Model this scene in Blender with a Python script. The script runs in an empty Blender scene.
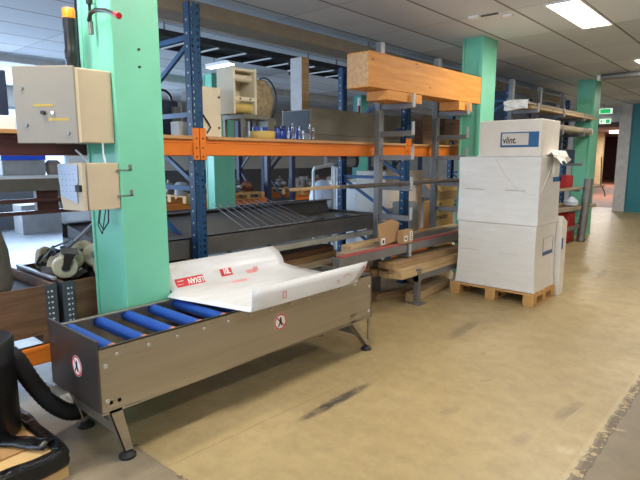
import bpy, bmesh, math, random
from mathutils import Vector, Matrix, Euler
random.seed(7)
SC = bpy.context.scene
COL = SC.collection
PI = math.pi

# ------------------------------------------------------------------ camera, world, lights, exposure
PITCH = math.radians(8.894); YAW = math.radians(41.667)
cam_d = bpy.data.cameras.new('camera'); cam = bpy.data.objects.new('camera', cam_d); COL.objects.link(cam)
cam_d.sensor_width = 36.0; cam_d.lens = 524.0 / 640.0 * 36.0; cam_d.clip_start = 0.05; cam_d.clip_end = 200
cam.location = (0, 0, 1.6); cam.rotation_euler = (PI / 2 - PITCH, 0, YAW)
SC.camera = cam
SC.view_settings.view_transform = 'Standard'; SC.view_settings.look = 'None'
SC.view_settings.gamma = 1.0; SC.view_settings.use_curve_mapping = False
SC.view_settings.exposure = 0.15
W = bpy.data.worlds.new('sky'); SC.world = W; W.use_nodes = True
W.node_tree.nodes['Background'].inputs[0].default_value = (0.62, 0.78, 1.0, 1)
W.node_tree.nodes['Background'].inputs[1].default_value = 2.2

def area(name, loc, rot, sx, sy, power, color):
    l = bpy.data.lights.new(name, 'AREA'); l.shape = 'RECTANGLE'; l.size = sx; l.size_y = sy
    l.energy = power; l.color = color
    o = bpy.data.objects.new(name, l); COL.objects.link(o); o.location = loc; o.rotation_euler = rot
    return o
WARM = (1.0, 0.955, 0.88); COOL = (0.56, 0.74, 1.0)
CEIL = 3.16
# ceiling luminaires sit in the tile grid (0.655 x 1.36); each gets its own light under the panel
LUMS = [(-2.05, -1.74, 5.80, 7.10, 42), (-2.05, -1.74, 9.88, 11.18, 28), (-2.05, -1.74, 13.96, 15.26, 28),
        (-2.05, -1.74, 1.72, 3.02, 36), (0.57, 0.88, 1.72, 3.02, 36), (0.57, 0.88, 5.80, 7.10, 34), (0.57, 0.88, 9.88, 11.18, 30),
        (-3.36, -3.05, 0.36, 1.66, 30), (-2.05, -1.74, -2.36, -1.06, 30),
        (-5.98, -5.67, 9.88, 11.18, 66), (-7.29, -6.98, 14.0, 15.3, 50)]
for (x0, x1, y0, y1, p) in LUMS:
    area('luminaire_light', ((x0+x1)/2, (y0+y1)/2, CEIL-0.03), (0, 0, 0), x1-x0-.04, y1-y0-.06, p*1.0, WARM)
# daylight through the windows of the back wall
WINS = [(-2.6, -0.8), (-0.5, 1.3), (1.6, 3.4), (3.7, 5.5)]
for (y0, y1) in WINS:
    area('window_daylight', (-12.85, (y0+y1)/2, 1.85), (0, -PI/2, 0), 1.7, y1-y0, 160, COOL)
NWINS = [(-8.4, -6.4), (-5.8, -3.8), (-3.2, -1.2), (-.6, 1.4)]     # windows of the near wall, behind the viewer
for (x0, x1) in NWINS:
    area('window_daylight', ((x0+x1)/2, -4.85, 1.85), (PI/2, 0, 0), x1-x0, 1.7, 70, (.58, .76, 1.0))
area('corridor_light', (-5.9, 24.2, 3.0), (0, 0, 0), .3, 1.2, 170, (1, .92, .84))
area('corridor_light', (-7.45, 34.2, 2.98), (0, 0, 0), .3, 1.2, 170, (1, .92, .84))

# ------------------------------------------------------------------ materials
def lin(c):
    return tuple(((v/255/12.92) if v/255 <= .04045 else ((v/255+.055)/1.055)**2.4) for v in c) + (1,)
class NT:
    def __init__(s, name):
        s.m = bpy.data.materials.new(name); s.m.use_nodes = True; s.t = s.m.node_tree
        s.b = s.t.nodes['Principled BSDF']; s._co = None
    def n(s, typ, **k):
        x = s.t.nodes.new(typ)
        for a, v in k.items(): setattr(x, a, v)
        return x
    def link(s, a, b): s.t.links.new(a, b)
    def co(s):
        if not s._co: s._co = s.n('ShaderNodeTexCoord').outputs['Object']
        return s._co
    def math(s, op, a, b=None, c=None, clamp=False):
        x = s.n('ShaderNodeMath', operation=op); x.use_clamp = clamp
        for i, v in enumerate((a, b, c)):
            if v is None: continue
            if isinstance(v, (int, float)): x.inputs[i].default_value = v
            else: s.link(v, x.inputs[i])
        return x.outputs[0]
    def noise(s, scale, detail=4, rough=.55, vec=None, stretch=None):
        x = s.n('ShaderNodeTexNoise'); x.inputs['Scale'].default_value = scale
        x.inputs['Detail'].default_value = detail; x.inputs['Roughness'].default_value = rough
        v = vec or s.co()
        if stretch:
            mp = s.n('ShaderNodeMapping'); mp.inputs['Scale'].default_value = stretch; s.link(v, mp.inputs[0]); v = mp.outputs[0]
        s.link(v, x.inputs['Vector']); return x.outputs['Fac']
    def ramp(s, fac, lo, hi, c0, c1):
        x = s.n('ShaderNodeValToRGB'); e = x.color_ramp.elements
        e[0].position = lo; e[1].position = hi; e[0].color = c0; e[1].color = c1
        s.link(fac, x.inputs[0]); return x.outputs[0]
    def mix(s, fac, a, b, mode='MIX'):
        x = s.n('ShaderNodeMix', data_type='RGBA', blend_type=mode)
        for i, v in ((0, fac), (6, a), (7, b)):
            if isinstance(v, (int, float)): x.inputs[i].default_value = v
            elif isinstance(v, tuple): x.inputs[i].default_value = v
            else: s.link(v, x.inputs[i])
        return x.outputs[2]
    def bump(s, h, strength=.2, dist=.01):
        x = s.n('ShaderNodeBump'); x.inputs['Strength'].default_value = strength; x.inputs['Distance'].default_value = dist
        s.link(h, x.inputs['Height']); s.link(x.outputs[0], s.b.inputs['Normal'])
    def set(s, k, v):
        if isinstance(v, (int, float, tuple)): s.b.inputs[k].default_value = v
        else: s.link(v, s.b.inputs[k])

def simple(name, rgb, rough=.5, metal=0.0, var=.12, scale=6, bump=0.0, spec=None, stretch=None):
    t = NT(name); c = lin(rgb); d = tuple(v*(1-var) for v in c[:3]) + (1,); l = tuple(min(1, v*(1+var)) for v in c[:3]) + (1,)
    f = t.noise(scale, 5, .6, stretch=stretch)
    t.set('Base Color', t.ramp(f, .3, .7, d, l)); t.set('Roughness', t.math('MULTIPLY_ADD', f, .18, max(.02, rough-.09)))
    t.set('Metallic', metal)
    if spec is not None: t.set('Specular IOR Level', spec)
    if bump: t.bump(f, bump)
    return t.m
def wood(name, rgb, rgb2, axis='y', rough=.6, knots=True):
    t = NT(name); st = {'x': (1, 14, 14), 'y': (14, 1, 14), 'z': (14, 14, 1)}[axis]
    g = t.noise(2.2, 6, .6, stretch=st)
    c = t.ramp(g, .32, .68, lin(rgb2), lin(rgb))
    if knots:
        v = t.n('ShaderNodeTexVoronoi'); mp = t.n('ShaderNodeMapping')
        mp.inputs['Scale'].default_value = tuple((2.2 if q == 1 else 4.5) for q in st); t.link(t.co(), mp.inputs[0]); t.link(mp.outputs[0], v.inputs[0])
        v.inputs['Scale'].default_value = 1.6
        k = t.math('LESS_THAN', v.outputs['Distance'], .085)
        c = t.mix(t.math('MULTIPLY', k, .65), c, lin((96, 52, 22)))
    t.set('Base Color', c); t.set('Roughness', rough); t.bump(g, .12, .004)
    return t.m
def emit(name, rgb, s):
    t = NT(name); t.set('Base Color', lin(rgb)); t.set('Emission Color', lin(rgb)); t.set('Emission Strength', s); return t.m

def floor_mat():
    t = NT('concrete_floor'); co = t.co()
    sep = t.n('ShaderNodeSeparateXYZ'); t.link(co, sep.inputs[0]); X, Y = sep.outputs[0], sep.outputs[1]
    n1 = t.noise(.9, 6, .6); n2 = t.noise(7, 6, .65); n3 = t.noise(40, 4, .6); n5 = t.noise(24, 5, .7, stretch=(1.6, .4, 1)); n4 = t.noise(2.3, 5, .6, stretch=(1, .35, 1))
    c = t.ramp(n1, .3, .72, lin((152, 132, 92)), lin((177, 155, 112)))
    c = t.mix(t.math('MULTIPLY', t.ramp(n2, .42, .7, (0, 0, 0, 1), (1, 1, 1, 1)), .42), c, lin((134, 116, 86)))
    c = t.mix(t.math('MULTIPLY', t.ramp(n4, .55, .75, (0, 0, 0, 1), (1, 1, 1, 1)), .4), c, lin((184, 165, 130)))
    c = t.mix(t.math('MULTIPLY', t.math('GREATER_THAN', n3, .66), .3), c, lin((104, 86, 62)))
    c = t.mix(t.math('MULTIPLY', t.ramp(t.noise(19, 5, .7), .45, .75, (0, 0, 0, 1), (1, 1, 1, 1)), .42), c, lin((184, 160, 118)))
    # the other slabs: right of the broken joint, and the near strip to the left
    jx = t.math('ADD', X, t.math('MULTIPLY_ADD', n2, .06, .60))
    right = t.math('GREATER_THAN', jx, 0.0)
    c = t.mix(right, c, t.ramp(n2, .3, .75, lin((104, 91, 70)), lin((130, 114, 91))))
    near = t.math('MULTIPLY', t.math('LESS_THAN', t.math('ADD', Y, t.math('MULTIPLY', n2, .03)), 1.37), t.math('LESS_THAN', X, -1.2))
    c = t.mix(near, c, t.ramp(n2, .3, .75, lin((124, 110, 90)), lin((150, 136, 114))))
    # the floor colour turns to a cool grey behind the racks
    bk = t.math('LESS_THAN', X, -4.9)
    c = t.mix(bk, c, t.ramp(n2, .3, .7, lin((108, 112, 117)), lin((132, 136, 141))))
    # crumbled joint
    jd = t.math('ABSOLUTE', t.math('ADD', jx, .02))
    jw = t.math('MULTIPLY', t.math('LESS_THAN', jd, .030), t.math('GREATER_THAN', t.noise(16, 5, .7), .47))
    c = t.mix(t.math('MULTIPLY', jw, .85), c, lin((74, 58, 40)))
    jl = t.math('MULTIPLY', t.math('LESS_THAN', t.math('ABSOLUTE', t.math('ADD', jx, .055)), .022), t.math('GREATER_THAN', n2, .42))
    c = t.mix(t.math('MULTIPLY', jl, .14), c, lin((205, 190, 158)))
    j2 = t.math('LESS_THAN', t.math('ABSOLUTE', t.math('SUBTRACT', t.math('ADD', Y, t.math('MULTIPLY', n2, .03)), 1.37)), .012)
    c = t.mix(t.math('MULTIPLY', t.math('MULTIPLY', j2, t.math('LESS_THAN', X, -1.2)), t.math('GREATER_THAN', n2, .5)), c, lin((92, 76, 54)))
    # stains and wear marks with a shape of their own: cx, cy, half length, half width, angle, colour, strength
    for cx, cy, hl, hw, an, col, st in [(-2.10, 2.53, .40, .050, 90, (72, 66, 56), 1.0), (-2.15, 4.45, .36, .07, 94, (96, 84, 64), .6),
            (-.90, 3.42, .20, .055, 82, (98, 86, 66), .5), (-.86, 3.42, .16, .006, 84, (180, 162, 130), .6), (-.77, 2.91, .060, .052, 0, (182, 164, 128), .7), (-1.0, 2.86, .11, .05, 80, (108, 92, 80), .35),
            (-1.47, 2.9, .10, .04, 70, (116, 96, 68), .3), (-1.82, 8.0, .38, .06, 96, (100, 88, 70), .5), (-.60, 3.36, .05, .02, 20, (168, 148, 116), .6),
            (-2.26, 2.0, 1.0, .010, 88, (104, 86, 58), .3), (-1.5, 3.5, .06, .02, 50, (110, 92, 66), .4), (-1.3, 1.9, .06, .02, 40, (112, 94, 66), .5), (-1.75, 4.0, .05, .03, 90, (116, 98, 70), .4)]:
        a = math.radians(an); dx = t.math('SUBTRACT', X, cx); dy = t.math('SUBTRACT', Y, cy)
        u = t.math('ADD', t.math('MULTIPLY', dx, math.cos(a)/hl), t.math('MULTIPLY', dy, math.sin(a)/hl))
        v = t.math('ADD', t.math('MULTIPLY', dx, -math.sin(a)/hw), t.math('MULTIPLY', dy, math.cos(a)/hw))
        r = t.math('ADD', t.math('POWER', t.math('ABSOLUTE', u), 3), t.math('POWER', t.math('ABSOLUTE', v), 2))
        m = t.math('MULTIPLY', t.math('SUBTRACT', 1.0, r, clamp=True), t.math('MULTIPLY_ADD', n5, 2.4, -.6, clamp=True), clamp=True)
        m = t.math('MULTIPLY', t.math('MULTIPLY', m, 1.7, clamp=True), st)
        c = t.mix(m, c, lin(col))
    t.set('Base Color', c)
    t.set('Roughness', t.math("MULTIPLY_ADD", n2, .3, .25)); t.set('Specular IOR Level', .42)
    t.bump(t.math('ADD', n2, t.math('MULTIPLY', jw, -1.5)), .12, .01)
    return t.m
def ceiling_mat():
    t = NT('ceiling_tiles'); co = t.co(); sep = t.n('ShaderNodeSeparateXYZ'); t.link(co, sep.inputs[0]); X, Y = sep.outputs[0], sep.outputs[1]
    px = t.math('PINGPONG', t.math('ADD', X, 2.38 + 65.5), .3275); py = t.math('PINGPONG', t.math('ADD', Y, -5.75 + 136), .68)
    lx = t.math('LESS_THAN', px, .015); ly = t.math('LESS_THAN', py, .008)
    fx = t.math('FLOOR', t.math('DIVIDE', t.math('ADD', X, 2.38 + 65.5), .655)); fy = t.math('FLOOR', t.math('DIVIDE', t.math('ADD', Y, -5.75 + 136), 1.36))
    cv = t.n('ShaderNodeCombineXYZ'); t.link(fx, cv.inputs[0]); t.link(fy, cv.inputs[1])
    wn = t.n('ShaderNodeTexWhiteNoise', noise_dimensions='2D'); t.link(cv.outputs[0], wn.inputs['Vector'])
    base = t.ramp(wn.outputs['Value'], 0, 1, lin((202, 207, 212)), lin((228, 231, 234)))
    sp = t.noise(90, 2, .5)
    base = t.mix(t.math('MULTIPLY', sp, .18), base, lin((184, 186, 186)))
    st = t.ramp(t.noise(.7, 4, .6), .6, .8, (0, 0, 0, 1), (1, 1, 1, 1))
    base = t.mix(t.math('MULTIPLY', st, .25), base, lin((184, 176, 160)))
    c = t.mix(t.math('MULTIPLY', lx, .85), base, lin((112, 107, 100))); c = t.mix(t.math('MULTIPLY', ly, .45), c, lin((110, 102, 90)))
    t.set('Base Color', c); t.set('Roughness', .8); t.bump(t.math('MULTIPLY', t.math('MAXIMUM', lx, ly), -1.0), .4, .01)
    return t.m
def dado_mat(top, low, h):
    t = NT('painted_wall'); sep = t.n('ShaderNodeSeparateXYZ'); t.link(t.co(), sep.inputs[0])
    f = t.noise(3, 5, .6); c = t.mix(t.math('LESS_THAN', sep.outputs[2], h), lin(top), lin(low))
    t.set('Base Color', t.mix(t.math('MULTIPLY', f, .2), c, (.1, .1, .1, 1))); t.set('Roughness', .7); return t.m
def foil_mat():     # protective film with red print on plastic sheet
    t = NT('film_covered_sheet'); f = t.noise(4, 5, .6, stretch=(1, .4, 1)); g = t.noise(11, 4, .7, stretch=(1.3, .35, 1))
    c = t.ramp(f, .3, .7, lin((204, 203, 202)), lin((220, 220, 222)))
    c = t.mix(t.math('MULTIPLY', t.ramp(t.noise(6, 5, .7, stretch=(2.2, .5, 1)), .5, .7, (0, 0, 0, 1), (1, 1, 1, 1)), .35), c, lin((190, 176, 158)))
    sm = t.math('MULTIPLY', t.ramp(g, .62, .72, (0, 0, 0, 1), (1, 1, 1, 1)), .18)
    c = t.mix(sm, c, lin((214, 120, 112))); t.set('Base Color', c); t.set('Roughness', .22); t.set('Specular IOR Level', .55)
    t.bump(f, .05, .01); return t.m
def wrap_mat():
    t = NT('stretch_wrapped_white_card'); f = t.noise(3.2, 6, .65, stretch=(1, 1, 5)); g = t.noise(14, 4, .6, stretch=(.6, .6, 4))
    t.set('Base Color', t.ramp(f, .3, .7, lin((224, 218, 208)), lin((236, 231, 224)))); t.set('Roughness', t.math('MULTIPLY_ADD', g, .4, .15))
    t.set('Coat Weight', .5); t.set('Coat Roughness', .15); t.bump(t.math('ADD', f, t.math('MULTIPLY', g, .6)), .25, .010); return t.m
def glass_mat():
    m = bpy.data.materials.new('window_glass'); m.use_nodes = True; nt = m.node_tree; nt.nodes.clear()
    o = nt.nodes.new('ShaderNodeOutputMaterial'); a = nt.nodes.new('ShaderNodeBsdfTransparent'); g = nt.nodes.new('ShaderNodeBsdfGlossy'); x = nt.nodes.new('ShaderNodeMixShader')
    g.inputs['Roughness'].default_value = .05; x.inputs[0].default_value = .06; a.inputs[0].default_value = (.93, .97, 1, 1)
    nt.links.new(a.outputs[0], x.inputs[1]); nt.links.new(g.outputs[0], x.inputs[2]); nt.links.new(x.outputs[0], o.inputs[0]); return m

M = dict(
    floor=floor_mat(), ceil=ceiling_mat(), wall_back=dado_mat((205, 200, 190), (92, 90, 92), 1.25), wall=simple('white_wall', (205, 203, 200), .7),
    red_floor=simple('red_tile_floor', (160, 108, 88), .6, scale=3), brown_wall=simple('brown_wall', (84, 44, 34), .6),
    mint=simple('mint_green_paint', (116, 196, 162), .42, var=.06, scale=3, bump=.03), mint_dull=simple('teal_paint', (70, 150, 140), .45, var=.08, scale=3),
    teal=simple('blue_teal_paint', (44, 128, 138), .4, var=.08, scale=3),
    blue=simple('blue_rack_paint', (18, 66, 106), .4, var=.12), blue_l=simple('blue_rack_brace', (36, 84, 132), .4, var=.1),
    orange=simple('orange_beam_paint', (226, 120, 34), .38, var=.08, scale=4, stretch=(3, .5, 3)), maroon=simple('maroon_beam_colour', (86, 48, 48), .45),
    board=wood('chipboard', (206, 156, 104), (176, 124, 78), knots=False), grey_steel=simple('grey_steel', (134, 132, 130), .42, .6, var=.12),
    steel=simple('brushed_stainless', (176, 168, 154), .38, .85, var=.1, scale=3, stretch=(1, .2, 6)), steel_d=simple('dark_stainless', (98, 92, 86), .42, .85, var=.1),
    alu=simple('aluminium', (196, 196, 196), .35, .8), chrome=simple('chrome', (205, 205, 208), .2, .95),
    roller=simple('blue_roller', (24, 70, 152), .42, var=.1), cap=simple('orange_plastic', (214, 120, 84), .5),
    foil=foil_mat(), red=simple('red_print', (206, 56, 62), .4, var=.06), redbox=simple('red_paint', (176, 34, 36), .4), white=simple('white_print', (238, 236, 232), .5, var=.03),
    black=simple('black_plastic', (22, 22, 24), .4, var=.2), rubber=simple('black_rubber', (26, 26, 27), .65, var=.2), foilb=simple('black_film', (20, 20, 22), .2, var=.3, scale=16, bump=.9),
    cabinet=simple('beige_grey_paint', (196, 178, 148), .42, var=.04), door=simple('shaded_door_paint', (152, 141, 124), .4, var=.04), amber=simple('amber_lens', (255, 128, 22), .3, var=.05),  # door: cabinet colour darkened to hold the shade on that face
    clear=simple('grey_smoked_cover', (166, 180, 204), .15, var=.06), yellow=simple('yellow_tape', (196, 164, 70), .5),
    timber=wood('spruce_timber', (228, 158, 72), (208, 132, 50)), timber_end=wood('spruce_end', (212, 170, 122), (190, 142, 96), knots=True), cream_pillar=simple('cream_pillar_paint', (226, 204, 160), .5), plank_g=wood('weathered_pale_plank', (176, 162, 138), (148, 132, 110)), plank=wood('grey_plank', (176, 146, 106), (146, 112, 76)),
    plank_p=wood('pale_plank', (206, 178, 134), (180, 148, 106)), pallet=wood('pallet_wood', (210, 164, 100), (184, 134, 76), axis='x'), oldwood=wood('weathered_wood', (128, 92, 66), (92, 62, 42)),
    wrap=wrap_mat(), card=simple('white_card', (234, 226, 214), .55, var=.04), brown_card=simple('brown_cardboard', (172, 136, 96), .7, var=.06), tan_card=simple('tan_cardboard', (212, 172, 114), .7, var=.05),
    label_blue=simple('blue_label', (30, 94, 148), .45, var=.04), paper_and_hole_light=simple('paper_and_hole_light', (214, 206, 196), .5, var=.03), ink=simple('black_ink', (24, 22, 24), .6),
    film=simple('crumpled_clear_film', (232, 228, 220), .2, var=.05, scale=30, bump=.8), trough=simple('dark_steel_trough', (98, 96, 95), .45, .3, var=.15),
    cream=simple('cream_machine_paint', (222, 211, 184), .45, var=.06), grey_cast=simple('grey_sheet_metal', (128, 124, 112), .4, .55, var=.1), dark_grey=simple('dark_grey_paint', (78, 82, 90), .5),
    canvas=simple('mottled_canvas', (156, 138, 108), .8, var=.35, scale=22), floor_card=simple('worn_cardboard', (176, 132, 82), .7, var=.12), faint_print=simple('faint_grey_print', (182, 178, 174), .5), zinc=simple('zinc_bolt', (196, 192, 182), .4, .25), yel_tub=simple('yellow_plastic', (214, 186, 108), .45), blue_p=simple('blue_plastic', (34, 68, 160), .35), navy=simple('navy_paint', (28, 38, 66), .45),
    castor=simple('cream_nylon_wheel', (226, 212, 178), .4, var=.08), duct=simple('beige_duct', (148, 136, 118), .6), tray=simple('black_cable_tray', (58, 60, 64), .5), tube_w=simple('white_tube', (222, 226, 226), .35, var=.04),
    conc_box=simple('grey_bin', (150, 150, 150), .6), exit_g=emit('exit_green', (20, 170, 90), .9), exit_w=emit('exit_white', (225, 245, 225), .9), lamp=emit('lamp_diffuser', (255, 246, 226), 9.0), corr=emit('tube_lamp', (255, 236, 226), 5.0),
    glass=glass_mat(), frame=simple('window_frame', (188, 194, 200), .4), sack=simple('grey_brown_sack', (132, 120, 110), .75, var=.2), bag=simple('white_plastic_bag', (206, 218, 232), .35, var=.06, scale=14, bump=.6), copper=simple('copper_pipe', (150, 92, 70), .4, .6), paper=simple('paper', (226, 228, 230), .6), dkbrown=simple('dark_brown_paint', (92, 58, 48), .5))

# ------------------------------------------------------------------ geometry helpers
class MB:
    def __init__(s): s.bm = bmesh.new(); s.mi = 0
    def _faces(s, vs, fs):
        v = [s.bm.verts.new(p) for p in vs]; out = []
        for f in fs:
            try: fc = s.bm.faces.new([v[i] for i in f]); fc.material_index = s.mi; out.append(fc)
            except ValueError: pass
        return v, out
    def box(s, x0, y0, z0, x1, y1, z1, mat=None):
        pts = [(x, y, z) for x in (x0, x1) for y in (y0, y1) for z in (z0, z1)]
        if mat is not None: pts = [mat @ Vector(p) for p in pts]
        s._faces(pts, [(0, 1, 3, 2), (4, 6, 7, 5), (0, 4, 5, 1), (2, 3, 7, 6), (0, 2, 6, 4), (1, 5, 7, 3)]); return s
    def cbox(s, c, size, rot=(0, 0, 0)):
        m = Matrix.Translation(c) @ Euler(rot).to_matrix().to_4x4(); a, b, d = (v/2 for v in size)
        return s.box(-a, -b, -d, a, b, d, m)
    def bar(s, p0, p1, w, h, up=(0, 0, 1)):
        p0, p1 = Vector(p0), Vector(p1); d = (p1-p0); L = d.length; d.normalize(); u = Vector(up)
        if abs(d.dot(u)) > .98: u = Vector((1, 0, 0))
        sd = d.cross(u).normalized(); u = sd.cross(d)
        m = Matrix((d, sd, u)).transposed().to_4x4(); m.translation = p0
        return s.box(0, -w/2, -h/2, L, w/2, h/2, m)
    def frame(s, d):
        d = d.normalized(); u = Vector((0, 0, 1)) if abs(d.z) < .95 else Vector((1, 0, 0)); a = d.cross(u).normalized(); return a, d.cross(a)
    def cyl(s, p0, p1, r0, r1=None, seg=16, cap=True):
        r1 = r0 if r1 is None else r1; p0, p1 = Vector(p0), Vector(p1); a, b = s.frame(p1-p0); vs = []
        for p, r in ((p0, r0), (p1, r1)):
            for i in range(seg):
                t = 2*PI*i/seg; vs.append(p + (a*math.cos(t)+b*math.sin(t))*r)
        fs = [(i, (i+1) % seg, seg+(i+1) % seg, seg+i) for i in range(seg)]
        if cap: fs += [tuple(range(seg))[::-1], tuple(range(seg, 2*seg))]
        s._faces(vs, fs); return s
    def tube(s, pts, r, seg=8, cap=True, rib=0):
        pts = [Vector(p) for p in pts]; vs = []; n = len(pts); a, b = s.frame(pts[1]-pts[0])
        for k, p in enumerate(pts):
            d = (pts[min(k+1, n-1)]-pts[max(k-1, 0)]).normalized(); a = (a - d*a.dot(d)).normalized(); b = d.cross(a)
            rr = r*(1+rib*(k % 2))
            for i in range(seg):
                t = 2*PI*i/seg; vs.append(p + (a*math.cos(t)+b*math.sin(t))*rr)
        fs = [(k*seg+i, k*seg+(i+1) % seg, (k+1)*seg+(i+1) % seg, (k+1)*seg+i) for k in range(n-1) for i in range(seg)]
        if cap: fs += [tuple(range(seg))[::-1], tuple(range((n-1)*seg, n*seg))]
        s._faces(vs, fs); return s
    def lathe(s, prof, mat=None, seg=20):
        vs = []; n = len(prof)
        for (r, z) in prof:
            for i in range(seg):
                t = 2*PI*i/seg; p = Vector((r*math.cos(t), r*math.sin(t), z)); vs.append(mat @ p if mat else p)
        fs = [(k*seg+i, k*seg+(i+1) % seg, (k+1)*seg+(i+1) % seg, (k+1)*seg+i) for k in range(n-1) for i in range(seg)]
        fs += [tuple(range(seg))[::-1], tuple(range((n-1)*seg, n*seg))]
        s._faces(vs, fs); return s
    def prism(s, poly, vec, mat=None):
        n = len(poly); v = Vector(vec); vs = [Vector(p) for p in poly] + [Vector(p)+v for p in poly]
        if mat: vs = [mat @ p for p in vs]
        s._faces(vs, [tuple(range(n))[::-1], tuple(range(n, 2*n))] + [(i, (i+1) % n, n+(i+1) % n, n+i) for i in range(n)]); return s
    def build(s, name, mats, parent=None, origin=None, smooth=False, bevel=0.0, solid=0.0, local=False):
        root = parent
        while root is not None and root.parent is not None: root = root.parent
        off = Vector((0, 0, 0)) if local else (root.location if root is not None else Vector(origin or (0, 0, 0)))
        if off.length > 0: bmesh.ops.translate(s.bm, verts=s.bm.verts, vec=-off)
        bmesh.ops.recalc_face_normals(s.bm, faces=s.bm.faces)
        if smooth:
            for f in s.bm.faces: f.smooth = True
        me = bpy.data.meshes.new(name); s.bm.to_mesh(me); s.bm.free()
        for m in (mats if isinstance(mats, (list, tuple)) else [mats]): me.materials.append(M[m] if isinstance(m, str) else m)
        o = bpy.data.objects.new(name, me); COL.objects.link(o)
        if parent is not None: o.parent = parent
        elif not local: o.location = off
        if solid: q = o.modifiers.new('solid', 'SOLIDIFY'); q.thickness = solid; q.offset = 0
        if bevel: q = o.modifiers.new('bevel', 'BEVEL'); q.width = bevel; q.segments = 2; q.limit_method = 'ANGLE'; q.angle_limit = .7
        if smooth and not bevel:
            try: me.set_sharp_from_angle(angle=.7)
            except Exception: pass
        return o
def tag(o, label, cat, group=None, kind=None):
    o['label'] = label; o['category'] = cat
    if group: o['group'] = group
    if kind: o['kind'] = kind
    return o
def thing(name, label, cat, loc=(0, 0, 0), rot=(0, 0, 0), group=None):
    o = bpy.data.objects.new(name, None); o.empty_display_size = .1; COL.objects.link(o); o.location = loc; o.rotation_euler = rot
    return tag(o, label, cat, group)
def dup(root, loc, rot=None, label=None, group=None):
    def cp(o, par):
        c = o.copy(); COL.objects.link(c); c.parent = par
        for ch in o.children: cp(ch, c)
        return c
    r = cp(root, None); r.location = loc
    if rot is not None: r.rotation_euler = rot
    if label: r['label'] = label
    if group: r['group'] = group
    return r
def structure(o): o['kind'] = 'structure'; return o
def box1(name, b, mat, label, cat, group=None, bevel=.004):
    x0, y0, z0, x1, y1, z1 = b
    o = MB().box(*b).build(name, mat, None, origin=((x0+x1)/2, (y0+y1)/2, z0), bevel=bevel)
    return tag(o, label, cat, group)
def lettering(name, txt, size, mat, matrix, parent, sx=1.0, bold=0.0):
    cu = bpy.data.curves.new(name, 'FONT'); cu.body = txt; cu.size = size; cu.extrude = .0006; cu.offset = bold; cu.align_x = 'CENTER'; cu.align_y = 'CENTER'
    t = bpy.data.objects.new(name, cu); COL.objects.link(t); bpy.context.view_layer.update()
    me = bpy.data.meshes.new_from_object(t.evaluated_get(bpy.context.evaluated_depsgraph_get()))
    bpy.data.objects.remove(t); bpy.data.curves.remove(cu)
    root = parent
    while root.parent is not None: root = root.parent
    me.transform(Matrix.Translation(-root.location) @ matrix @ Matrix.Scale(sx, 4, (1, 0, 0))); me.materials.clear(); me.materials.append(M[mat])
    o = bpy.data.objects.new(name, me); COL.objects.link(o); o.parent = parent; return o
def basis(o, ux, uy):     # text matrix: x along ux, y along uy
    ux, uy = Vector(ux).normalized(), Vector(uy).normalized(); uz = ux.cross(uy)
    m = Matrix((ux, uy, uz)).transposed().to_4x4(); m.translation = Vector(o); return m

# ------------------------------------------------------------------ the setting
structure(MB().box(-13.2, -5, -.1, 3.6, 19.0, 0).build('floor', 'floor'))
structure(MB().box(-13.2, -5, CEIL, 3.6, 19.0, CEIL+.1).build('ceiling', 'ceil'))
structure(MB().box(3.5, -5, 0, 3.7, 19, CEIL).build('wall_right', 'wall'))
w = MB(); xs = [-13.2] + [v for p in NWINS for v in p] + [3.7]
for i in range(0, len(xs), 2): w.box(xs[i], -5.2, 0, xs[i+1], -5, CEIL)
for (a, b) in NWINS: w.box(a, -5.2, 0, b, -5, 1.0); w.box(a, -5.2, 2.72, b, -5, CEIL)
structure(w.build('wall_near', 'wall'))
for k, (a, b) in enumerate(NWINS):
    f = MB()
    for z in (1.0, 1.82, 2.67): f.box(a, -5.12, z, b, -5.04, z+.05)
    for x in (a, (a+b)/2-.025, b-.05): f.box(x, -5.12, 1.0, x+.05, -5.04, 2.72)
    fo = structure(f.build('window_%d' % (k+5), 'frame', origin=((a+b)/2, -5.08, 1.0)))
    MB().box(a+.04, -5.085, 1.04, b-.04, -5.075, 2.68).build('pane', 'glass', fo)
w = MB()
ys = [-5] + [v for p in WINS for v in p] + [19]
for i in range(0, len(ys), 2): w.box(-13.2, ys[i], 0, -13.0, ys[i+1], CEIL)
for (a, b) in WINS: w.box(-13.2, a, 0, -13, b, 1.0); w.box(-13.2, a, 2.72, -13, b, CEIL)
structure(w.build('wall_back', 'wall_back'))
for k, (a, b) in enumerate(WINS):
    f = MB()
    for z in (1.0, 1.82, 2.67): f.box(-13.12, a, z, -13.04, b, z+.05)
    for y in (a, (a+b)/2-.025, b-.05): f.box(-13.12, y, 1.0, -13.04, y+.05, 2.72)
    fo = structure(f.build('window_%d' % (k+1), 'frame', origin=(-13.08, (a+b)/2, 1.0)))
    MB().box(-13.085, a+.04, 1.04, -13.075, b-.04, 2.68).build('pane', 'glass', fo)
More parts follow.
